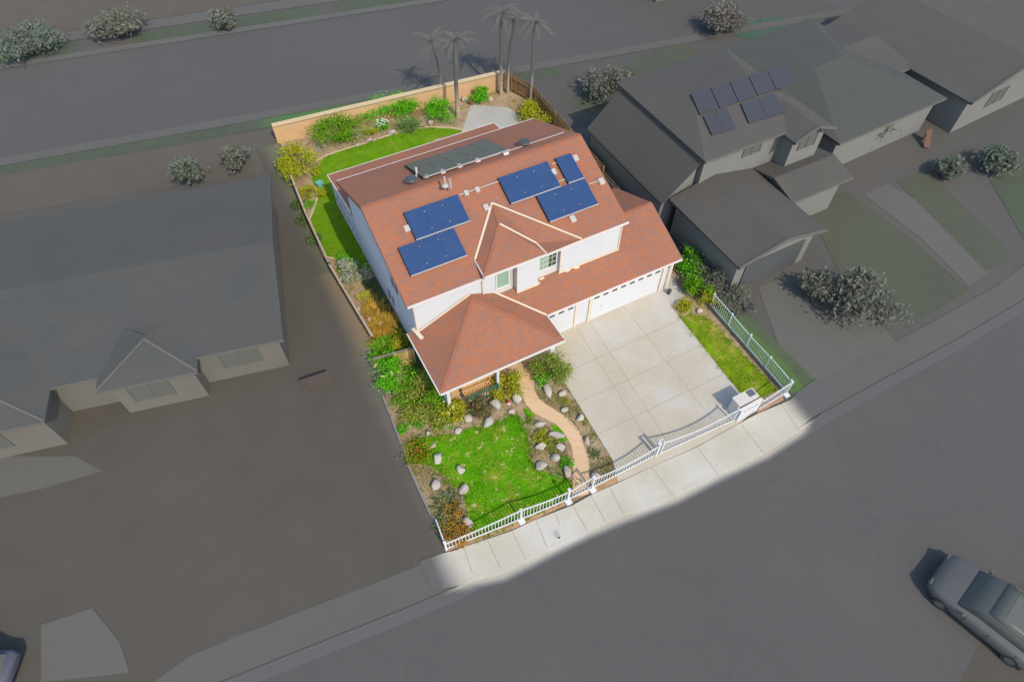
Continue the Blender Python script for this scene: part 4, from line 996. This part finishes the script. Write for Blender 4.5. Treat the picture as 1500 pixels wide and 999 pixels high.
S(652,766,.5,.5,DG,'dark spiky plant nearest the front left fence corner', n=200, leaf=.12, spiky=True)
S(668,775,.7,.45,OR,'orange brown low bush by the front left fence corner', n=650, leaf=.1)
S(793,641,.42,.4,YG,'yellow green clump between two boulders left of the path', n=380, leaf=.09)
S(806,650,.5,.25,OL,'low olive ground plant between the path boulders', n=300, leaf=.09)
S(830,678,.36,.3,BG,'small round green tuft close to the lower path', n=380, leaf=.08)
S(773,616,.22,.15,MG,'tiny green weed beside the top of the lawn', n=110, leaf=.07)
S(827,586,.3,.2,YG,'small yellow weed beside the upper driveway boulder', n=130, leaf=.08)
S(857,618,.25,.15,OL,'tiny olive weed beside the driveway edge', n=90, leaf=.07)
S(872,664,.3,.2,DG,'small dark weed between lower path and driveway', n=90, leaf=.09, spiky=True)
S(1004,446,.5,.6,YG,'yellow green bush at the corner of the side pad', n=520, leaf=.11)
S(1012,388,.8,1.4,BG,'tall bright green shrub beyond the garage roof corner', n=1400, leaf=.14, squash=1.7)
S(1022,424,.75,1.2,MG,'green shrub behind the right fence beside the side pad', n=1100, leaf=.14, squash=1.3)
S(1040,438,.6,.9,YG,'yellowish shrub at the top of the right picket fence', n=650, leaf=.13)
FADED = 'dull shrubs beyond the right boundary'  # veil dimming is put into these leaf colours
for px, py, r, h, m_, lb in [(1034,385,1.0,1.5,foliage('half_dull_leaves', [(104,124,72), (116,132,84), (94,112,64)]),'dull green shrub beyond the tall bright shrub'), (1050,420,1.1,1.3,GF1,'grey olive shrub beyond the right fence shrubs'), (1075,435,1.0,.9,GF1,'grey olive low shrub furthest from the right fence')]:
    shrub(px, py, r, h, m_, lb, n=900, leaf=.16, group=FADED, squash=1.4)
# weeds outside the left fence, half dimmed by the veil in their colour
for px, py, r, m_, lb in [(436,300,.5,foliage('half_dull_weeds', [(100,128,74), (112,134,84), (96,110,70)]),'faded weeds outside the left fence, uppermost'), (445,322,.5,MATS['half_dull_weeds'],'faded weeds outside the left fence, second from the top'), (460,352,.5,MATS['half_dull_weeds'],'faded weeds outside the left fence, lowest'), (418,240,.8,MATS['half_dull_weeds'],'faded bush outside the left rear corner')]:
    shrub(px, py, r, .5, m_, lb, n=260, leaf=.14, name='weed', cat='weeds', group='weeds outside the left fence', trunk=False)
# ---- boulders
B = boulder
B(641,671,.42,.28,.4,.9,'flat-topped grey boulder in the grass at the left of the lawn', seed=1)
B(674,688,.28,.24,.35,.3,'small rounded boulder inside the left part of the lawn', seed=2)
B(639,710,.36,.3,.4,1.2,'large pale boulder left of the lawn on bare soil', seed=3)
B(679,716,.3,.26,.38,.5,'pale boulder on the lower left edge of the lawn', seed=4)
B(686,764,.3,.26,.4,1.4,'pale boulder beside the orange bush near the front fence', ROCKP, seed=5)
B(635,652,.2,.16,.1,.4,'small flat pale stone at the top left of the lawn', ROCKP, seed=6)
B(627,634,.24,.18,.25,.7,'small boulder below the low green porch corner plant', seed=7)
B(655,623,.22,.2,.22,.1,'small stone at the foot of the porch corner shrubs', seed=27)
B(671,631,.24,.18,.25,.2,'small boulder on the top edge of the lawn', seed=8)
B(686,611,.3,.26,.36,.1,'rounded boulder below the yellow green porch shrub', seed=9)
B(715,617,.42,.28,.35,.4,'wide pale boulder at the top edge of the lawn', seed=10)
B(727,592,.4,.34,.5,2.0,'big boulder right of the reddish bush', seed=11)
B(757,583,.32,.4,.5,.2,'tall grey boulder close to the upper left of the path', seed=12)
B(750,602,.26,.2,.22,.2,'low flat boulder below the tall grey path boulder', ROCKP, seed=13)
B(791,620.5,.34,.2,.28,-.3,'oblong boulder left of the middle of the path', seed=14)
B(815,637,.46,.24,.34,-.6,'long slanted boulder beside the path bend', seed=15)
B(792,653,.32,.3,.38,-.7,'smooth oval boulder left of the path garden', seed=16)
B(821,654,.28,.26,.34,.6,'peaked boulder close to the path bend', seed=17)
B(813,669,.3,.26,.36,-.8,'leaning boulder above the round green tuft', seed=18)
B(793,682,.34,.28,.38,-.2,'wedge shaped boulder on the lower right of the lawn', seed=19)
B(832,692,.2,.42,.34,-.2,'narrow upright boulder beside the lower path', ROCKP, seed=20)
B(802,571,.26,.44,.4,-.3,'tall oval boulder right of the top of the path', seed=21)
B(825,576,.32,.18,.26,.0,'flat boulder touching the driveway edge near the top', seed=22)
B(827,599,.28,.18,.2,-.2,'flat pale boulder midway between path and driveway', seed=23)
B(851,611,.28,.24,.3,.5,'boulder half on the driveway edge', seed=24)
B(860,645,.2,.32,.28,-.2,'square boulder right of the path bend', ROCKP, seed=25)
B(872,697,.34,.28,.35,.3,'boulder directly behind the fence near the garden gate', seed=26)
B(541,205,.34,.26,.35,.3,'pale boulder at the left of the back lawn bed', ROCKP, seed=30); B(524,212,.24,.2,.25,.3,'small boulder at the left end of the back bed', seed=31)
B(573,193,.34,.26,.35,-.4,'pale boulder below the white flowering bush', seed=32); B(631,179,.34,.24,.4,.9,'pointed boulder left below the round green bush', ROCKP, seed=33)
B(680,145,.32,.28,.4,.2,'pale boulder left of the clay pot', seed=34); B(718,145,.3,.28,.3,.8,'tan boulder right of the bush by the patio', ROCKP, seed=35)
B(994,443,.22,.2,.3,.3,'small boulder on the left of the side pad bush', seed=36); B(1012,447,.26,.2,.3,1.0,'grey boulder on the right of the side pad bush', seed=37); B(1024,455,.25,.2,.26,.4,'tan boulder at the head of the side lawn', ROCKP, seed=38)
for px, py, lb, sd_ in ((549.5,451,'white stone at the top of the golden grass bed',40), (557,475,'white stone in the middle of the golden grass bed',41), (541,468,'pinkish stone left in the golden grass bed',42), (525,452,'pale stone at the outer edge of the golden grass bed',43)):
    B(px, py, .17, .13, .34, .4, lb, ROCKP, sd_)
# ---- palms at the back
def palm(px, py, h, lean, label, r=.16, seed=0, fr=16):
    p = at(px, py, 0); t = thing('palm_tree', label, 'palm', (p.x,p.y,0), 0, 'palms at the back of the yard'); rng = random.Random(seed)
    P = [Vector((p.x+lean[0]*s*s, p.y+lean[1]*s*s, h*s)) for s in (0,.15,.4,.7,1)]
    MB().tube(P, [r*1.3, r, r*.9, r*.85, r*.8], 10).build('trunk', PALMT, t)
    m = MB(); top = P[-1]
    for k in range(fr):
        a = 2*math.pi*k/fr + rng.uniform(-.15,.15); L = rng.uniform(1.3,1.8); el = rng.uniform(-.2,.9); pr = None
        for s in range(7):
            q = s/6; c = top + Vector((math.cos(a)*L*q*math.cos(el), math.sin(a)*L*q*math.cos(el), L*q*math.sin(el) - .8*q*q))
            if pr is not None:
                d = (c-pr).normalized(); sd2 = d.cross(Vector((0,0,1))).normalized()
                for sg in (-1,1):
                    for j in range(3):
                        b0 = pr.lerp(c, j/3); e = b0 + (sd2*sg*.38*(1-q*.6) + d*.22 - Vector((0,0,.12))); m.face([b0, b0+d*.05, e])
            pr = c
    m.build('crown', gfol('dull_palm_fronds', [(114,114,107), (118,117,108), (110,111,103)]), t); return t
palm(671,172,6.2,(.3,.2),'pale trunked palm left of the bush behind the clay pot', .17, 1)
palm(734,139,6.6,(.2,.1),'tan trunked palm in the right rear corner, left of its twin', .14, 2)
palm(744,137,6.0,(.5,-.1),'tan trunked palm in the right rear corner, right of its twin', .12, 3)
palm(778,151,6.4,(.3,.3),'grey trunked palm beside the dark rear fence', .13, 4)
palm(651,150,5.2,(-.5,.3),'slim dark palm behind the round green bush', .1, 5)

# ================================================================== NEIGHBOURS
def nb_house(label, loc, rz, blocks, roofm, wallm, extras=None, cat='house'):
    """blocks in local metres: x0,x1,y0,y1,eave,ridge,axis,hip"""
    t = thing('house', label, cat, (loc[0],loc[1],0), rz); rot = Matrix.Rotation(rz, 4, 'Z'); T = Matrix.Translation((loc[0],loc[1],0)) @ rot
    w_, r_ = MB(), MB(); fz = MB()
    for x0,x1,y0,y1,ze,zr,ax,hip in blocks:
        o = .4
        L = lambda x,y,z: tuple(T @ Vector((x,y,z)))
        xi0,xi1,yi0,yi1 = x0+o,x1-o,y0+o,y1-o
        w_.prism([L(xi0,yi0,0)[:2],L(xi1,yi0,0)[:2],L(xi1,yi1,0)[:2],L(xi0,yi1,0)[:2]], 0, ze-.02)
        if ax == 'x':
            ym = (y0+y1)/2; a, b = x0+hip, x1-hip
            r_.slab([L(x0,y0,ze),L(x1,y0,ze),L(b,ym,zr),L(a,ym,zr)], .16); r_.slab([L(x1,y1,ze),L(x0,y1,ze),L(a,ym,zr),L(b,ym,zr)], .16)
            if hip: r_.slab([L(x0,y1,ze),L(x0,y0,ze),L(a,ym,zr)], .16); r_.slab([L(x1,y0,ze),L(x1,y1,ze),L(b,ym,zr)], .16)
            else:
                for x in (xi0,xi1): w_.face([L(x,yi0,ze-.05),L(x,yi1,ze-.05),L(x,ym,zr-.2)])
            fz.bar(L(x0,y0-.03,ze-.08),L(x1,y0-.03,ze-.08),.06,.14)
        else:
            xm = (x0+x1)/2; a, b = y0+hip, y1-hip
            r_.slab([L(x0,y1,ze),L(x0,y0,ze),L(xm,a,zr),L(xm,b,zr)], .16); r_.slab([L(x1,y0,ze),L(x1,y1,ze),L(xm,b,zr),L(xm,a,zr)], .16)
            if hip: r_.slab([L(x0,y0,ze),L(x1,y0,ze),L(xm,a,zr)], .16)
            else: w_.face([L(xi0,yi0,ze-.05),L(xi1,yi0,ze-.05),L(xm,yi0,zr-.2)])
            if hip:
                fz.bar(L(x0,y0-.03,ze-.08),L(x1,y0-.03,ze-.08),.06,.14); fz.bar(L(x0,y0,ze+.03),L(xm,a,zr+.03),.12,.03); fz.bar(L(x1,y0,ze+.03),L(xm,a,zr+.03),.12,.03)
            else: fz.bar(L(x0,y0-.03,ze),L(xm,y0-.03,zr),.12,.16); fz.bar(L(x1,y0-.03,ze),L(xm,y0-.03,zr),.12,.16)
    w_.build('wall', wallm, t); rr = r_.build('roof', roofm, t); fz.build('fascia', GTRIM, rr)
    return t, T
def nb_window(t, T, x0, x1, y, z0, z1, m_=None, name='window'):
    f = MB()
    cx2 = (x0+x1)/2; R3 = T.to_3x3()
    f.box(T @ Vector((cx2,y,z1)), (x1-x0+.1,.06,.07), 0, R3); f.box(T @ Vector((cx2,y,z0)), (x1-x0+.1,.06,.07), 0, R3)
    for x in (x0, cx2, x1): f.box(T @ Vector((x,y,(z0+z1)/2)), (.07,.06,z1-z0), 0, R3)
    o = f.build(name, GTRIM, t); MB().box(T @ Vector((cx2,y+.02,(z0+z1)/2)), (x1-x0,.03,z1-z0), 0, R3).build('pane', m_ or GGLASS, o)
# left neighbour
t, T = nb_house('dull single-storey house with one big grey roof left of the lot', (-16.48,4.68), R(-12.5),
    [(-30,0,0,13.9,2.8,3.5,'x',0), (-9.3,-4.4,-.9,4,2.78,3.4,'y',2.3), (-20,-11.5,-2.0,5,2.78,3.6,'y',3.2)], GROOF, GWALL)
nb_window(t, T, -3.6, -1.6, .37, 1.0, 2.3); nb_window(t, T, -17.5, -14, -1.63, .9, 2.3); nb_window(t, T, -8.2, -6.2, -.53, .9, 2.2)
T2 = T
gg = thing('wooden_gate', 'dull red brown side gate of the left neighbour', 'gate', at(465,568))
a, b = at(447,575), at(488,561); m = MB()
for k in range(12): q = a.lerp(b, (k+.5)/12); m.box((q.x,q.y,.6),((b-a).length/12*.92,.03,1.2), math.atan2(b.y-a.y,b.x-a.x))
m.build('planks', GWOOD, gg); MB().bar((a.x,a.y-.03,.9),(b.x,b.y-.03,.9),.04,.08).build('rail', GWOOD, gg)
# right neighbour
t, T = nb_house('dull two-storey house with blue panels right of the lot', (0,0), 0,
    [(10.0,19.5,3.7,13.5,5.4,6.5,'x',2.5), (8.3,15.05,-2.6,4.2,2.8,3.55,'y',0), (15.0,20.2,.3,4.2,2.8,3.3,'x',0), (16.2,19.6,2.6,7,5.3,5.95,'y',0)], GROOF2, GWALL2)
m = MB(); m.slab([(7.75,4.2,2.6),(7.75,13.2,2.6),(10.35,13.0,5.35),(10.35,4.05,5.35)], .14); m.build('roof', GROOF2, t)  # lean-to added so a lit slope covers the shaded left wall
m = MB(); m.prism([(8.0,4.5),(10.3,4.5),(10.3,12.9),(8.0,12.9)], 0, 2.7); m.face([(8.0,4.5,2.69),(10.3,4.5,2.69),(10.3,4.5,5.2)]); m.build('wall', GWALL2, t)
nb_window(t, T, 13.6, 15.0, 4.07, 4.2, 5.1); nb_window(t, T, 17.2, 18.6, 2.97, 4.2, 5.2)
d = MB().box((11.7,-2.25,1.1),(4.6,.06,2.2)).build('garage_door', GDOORM, t)
nn = Vector((0,-1.1/4.9,1)).normalized(); p0 = Vector((0,3.7,5.4))
for cs, lb, n_ in (([(1012,138),(1150,95),(1163,122),(1025,168)],'long dull blue solar array on the upper roof of the right house',5), ([(1030,170),(1065,158),(1078,187),(1043,198)],'small dull blue solar array, left of two on the right house',2), ([(1085,152),(1135,136),(1150,165),(1097,180)],'small dull blue solar array, right of two on the right house',2)):
    Q = [atplane(x, y, p0+nn*.12, nn) for x, y in cs]; t2 = thing('solar_array', lb, 'solar panels', sum(Q, Vector())/4, 0, 'dull solar arrays on the right house')
    for k in range(n_):
        m = MB(); m.slab([Q[0].lerp(Q[1],k/n_+.004),Q[0].lerp(Q[1],(k+1)/n_-.004),Q[3].lerp(Q[2],(k+1)/n_-.004),Q[3].lerp(Q[2],k/n_+.004)], .05); m.build('panel', GPANEL, t2)
    m = MB()
    for f_ in (.25,.75): m.bar(Q[0].lerp(Q[3],f_)-nn*.06, Q[1].lerp(Q[2],f_)-nn*.06, .05,.05, nn)
    m.build('mounting_rail', GSTEM, t2)
t, T = nb_house('dull green grey roofed house beyond the right neighbour', (0,0), R(2), [(22,33,2.5,16,2.9,3.9,'x',4)], GROOF3, GWALL2)
t, T = nb_house('dull gable fronted house at the upper right edge', (0,0), R(3), [(34,46,.5,14,2.9,4.5,'y',0), (30.5,34.5,6,14,2.9,3.6,'x',0)], GROOF2, GWALL2)
nb_window(t, T, 37.5, 39.5, .88, 1.2, 2.4)
t, T = nb_house('dull house behind the right neighbour near the top edge', (26,30), R(-8), [(0,16,0,11,2.9,3.9,'x',4)], GROOF3, GWALL)
# dull trees and shrubs
def tree(px, py, h, r, label, mat=GF1, seed=0, n=2200, leaf=.3):
    p = at(px, py, h*.6); t = thing('tree', label, 'tree', (p.x,p.y,0), 0, 'dull trees around the lot'); rng = random.Random(seed+int(px))
    m = MB(); m.tube([(p.x,p.y,-.05),(p.x+.05,p.y,h*.3),(p.x,p.y+.1,h*.65)], [.16,.12,.06], 8)
    for k in range(6):
        a = k*1.05+rng.random(); m.tube([(p.x,p.y,h*.3),(p.x+math.cos(a)*r*.4,p.y+math.sin(a)*r*.4,h*.5),(p.x+math.cos(a)*r*.75,p.y+math.sin(a)*r*.75,h*.68)], [.08,.05,.02], 6)
    m.build('trunk', GSTEM, t)
    c = MB(); leafquads(c, (p.x,p.y,h*.65), (r,r,h*.36), n, leaf, rng, clumps=22, shell=.4); c.build('crown', mat, t)
tree(1272,440,2.2,1.9,'dull olive tree on the verge right of the next driveway')
tree(1200,420,1.5,.9,'small dull olive tree beside the next driveway', n=900)
tree(1275,180,2.6,1.5,'dull green tree in front of the right house gable', GF2, n=1400)
tree(1392,246,1.4,.9,'small dull green tree between the two right driveways', GF2, n=900)
tree(1465,235,1.5,1.2,'dull green tree at the right edge of the picture', GF2, n=1000)
tree(40,60,1.7,2.4,'dull green tree across the rear road, left of its neighbour', GF2, 3)
tree(165,35,1.8,2.0,'dull grey olive tree across the rear road', GF1, 4)
tree(325,28,1.6,1.0,'slim dull tree across the rear road', GF1, 5, 1200)
tree(890,120,2.0,1.6,'dull olive tree in the yard behind the right neighbour', GF1, 6, 1500)
tree(1060,25,2.0,1.8,'dull brownish tree near the teal lawn', gfol('dull_brown_leaves', [(126,120,112), (120,115,108), (122,117,106)]), 7, 1500)
tree(345,232,1.6,.9,'dull shrub like tree behind the left house', GF1, 8, 700)
tree(272,250,1.8,1.0,'dull green small tree behind the left house, left of its twin', GF2, 9, 700)
# ---- parked cars
def car(label, loc, rz, paint, roofm, L=4.7, W=1.85, H=1.5):
    t = thing('parked_car', label, 'car', (loc[0],loc[1],0), rz, 'dull parked cars'); T = Matrix.Translation((loc[0],loc[1],0)) @ Matrix.Rotation(rz,4,'Z')
    # x forward; sections along the length: x, half width, belt z
    def loft(secs, name, mat, parent):
        m = MB(); n = len(secs[0])
        for sct in secs: m.v += [tuple(T @ Vector(p)) for p in sct]
        for i in range(len(secs)-1):
            for j in range(n): m.f.append((i*n+j, i*n+(j+1) % n, (i+1)*n+(j+1) % n, (i+1)*n+j)); m.uv.append(None)
        m.f.append(tuple(reversed(range(n)))); m.uv.append(None); m.f.append(tuple(range((len(secs)-1)*n, len(secs)*n))); m.uv.append(None)
        return m.build(name, mat, parent, True)
    def ringp(x, hw, z0, z1, r): 
        return [(x,-hw+r*.5,z0),(x,-hw,z0+r),(x,-hw,z1-r),(x,-hw+r,z1),(x,hw-r,z1),(x,hw,z1-r),(x,hw,z0+r),(x,hw-r*.5,z0)]
    h2 = W/2
    loft([ringp(-L/2,h2*.8,.45,.8,.1), ringp(-L/2+.15,h2*.95,.28,.95,.12), ringp(-L*.3,h2,.25,.98,.12), ringp(L*.18,h2,.25,.95,.12), ringp(L*.4,h2*.95,.27,.85,.14), ringp(L/2-.1,h2*.8,.35,.72,.14), ringp(L/2,h2*.6,.45,.62,.06)], 'body', paint, t)
    loft([ringp(-L*.44,h2*.78,.9,.98,.03), ringp(-L*.33,h2*.74,.9,H-.06,.1), ringp(-L*.05,h2*.76,.9,H-.03,.1), ringp(L*.06,h2*.76,.9,H-.06,.1), ringp(L*.24,h2*.84,.9,.97,.03)], 'window', GGLASS, t)
    m = MB(); R3 = T.to_3x3()
    for x in (-.25,-.06): pass
    ro = loft([ringp(-L*.33,h2*.72,H-.09,H-.02,.03), ringp(-L*.05,h2*.74,H-.07,H+.01,.03), ringp(L*.055,h2*.73,H-.09,H-.02,.03)], 'roof', roofm, t)
    mm = MB().box(T @ Vector((-L*.14,0,H+.012)), (L*.2,W*.5,.012), 0, R3); mm.build('sunroof', GGLASS, ro)
    gr = MB().box(T @ Vector((L/2-.02,0,.5)), (.08,W*.5,.16), 0, R3); gr.build('grille', GTYRE, t)
    MB().box(T @ Vector((L/2+.0,0,.42)), (.04,.42,.11), 0, R3).build('number_plate', GTRIM, t)
    dl = MB()
    for sg in (-1,1):
        for x in (-L*.29, -L*.06, L*.14): dl.box(T @ Vector((x,sg*(h2+.001),.62)), (.015,.01,.6), 0, R3)
    dl.build('door_seam', GTYRE, t)
    for sg in (-1,1):
        mm = MB(); mm.bar(T @ Vector((-L*.3,sg*h2*.68,H+.04)), T @ Vector((L*.02,sg*h2*.68,H+.03)), .05,.05); mm.build('roof_rail', GTRIM, ro)
    for x in (-L*.3, L*.32):
        for sg in (-1,1):
            c = T @ Vector((x, sg*(h2-.1), .33)); d = R3 @ Vector((0,.11,0)); wh = MB().tube([c-d, c+d], .33, 18).build('wheel', GTYRE, t)
            MB().tube([c-d*1.06, c+d*1.06], .2, 14).build('rim', GTRIM, wh)
    for sg in (-1,1):
        MB().box(T @ Vector((L/2-.12,sg*h2*.62,.66)), (.14,.3,.12), 0, R3).build('headlight', GTRIM, t)
        MB().box(T @ Vector((-L/2+.1,sg*h2*.68,.78)), (.12,.26,.14), 0, R3).build('tail_light', GWOOD, t)
        MB().box(T @ Vector((L*.17,sg*(h2+.07),.98)), (.12,.18,.12), 0, R3).build('wing_mirror', paint, t)
    return t
car('dull grey car nosing toward the road at the lower right corner', (6.6,-22.4), R(104), GCAR, GCARR, 4.9, 2.6, 1.75)
q = at(-14,955,.7); car('dull blue car cut off by the lower left edge', (q.x-1.4,q.y-.3), R(155), GCARB, GCARB)
q = at(1358,205,.3); tw = thing('toy_slide', 'dull orange plastic slide before the right houses', 'slide', (q.x,q.y,0))
MB().bar((q.x-.5,q.y-.5,.1),(q.x+.2,q.y+.3,.9),.4,.06).build('chute', GORANGE, tw); MB().bar((q.x+.25,q.y+.35,0),(q.x+.25,q.y+.35,.95),.3,.08).build('ladder', GORANGE, tw)
scene.cycles.max_bounces = 6
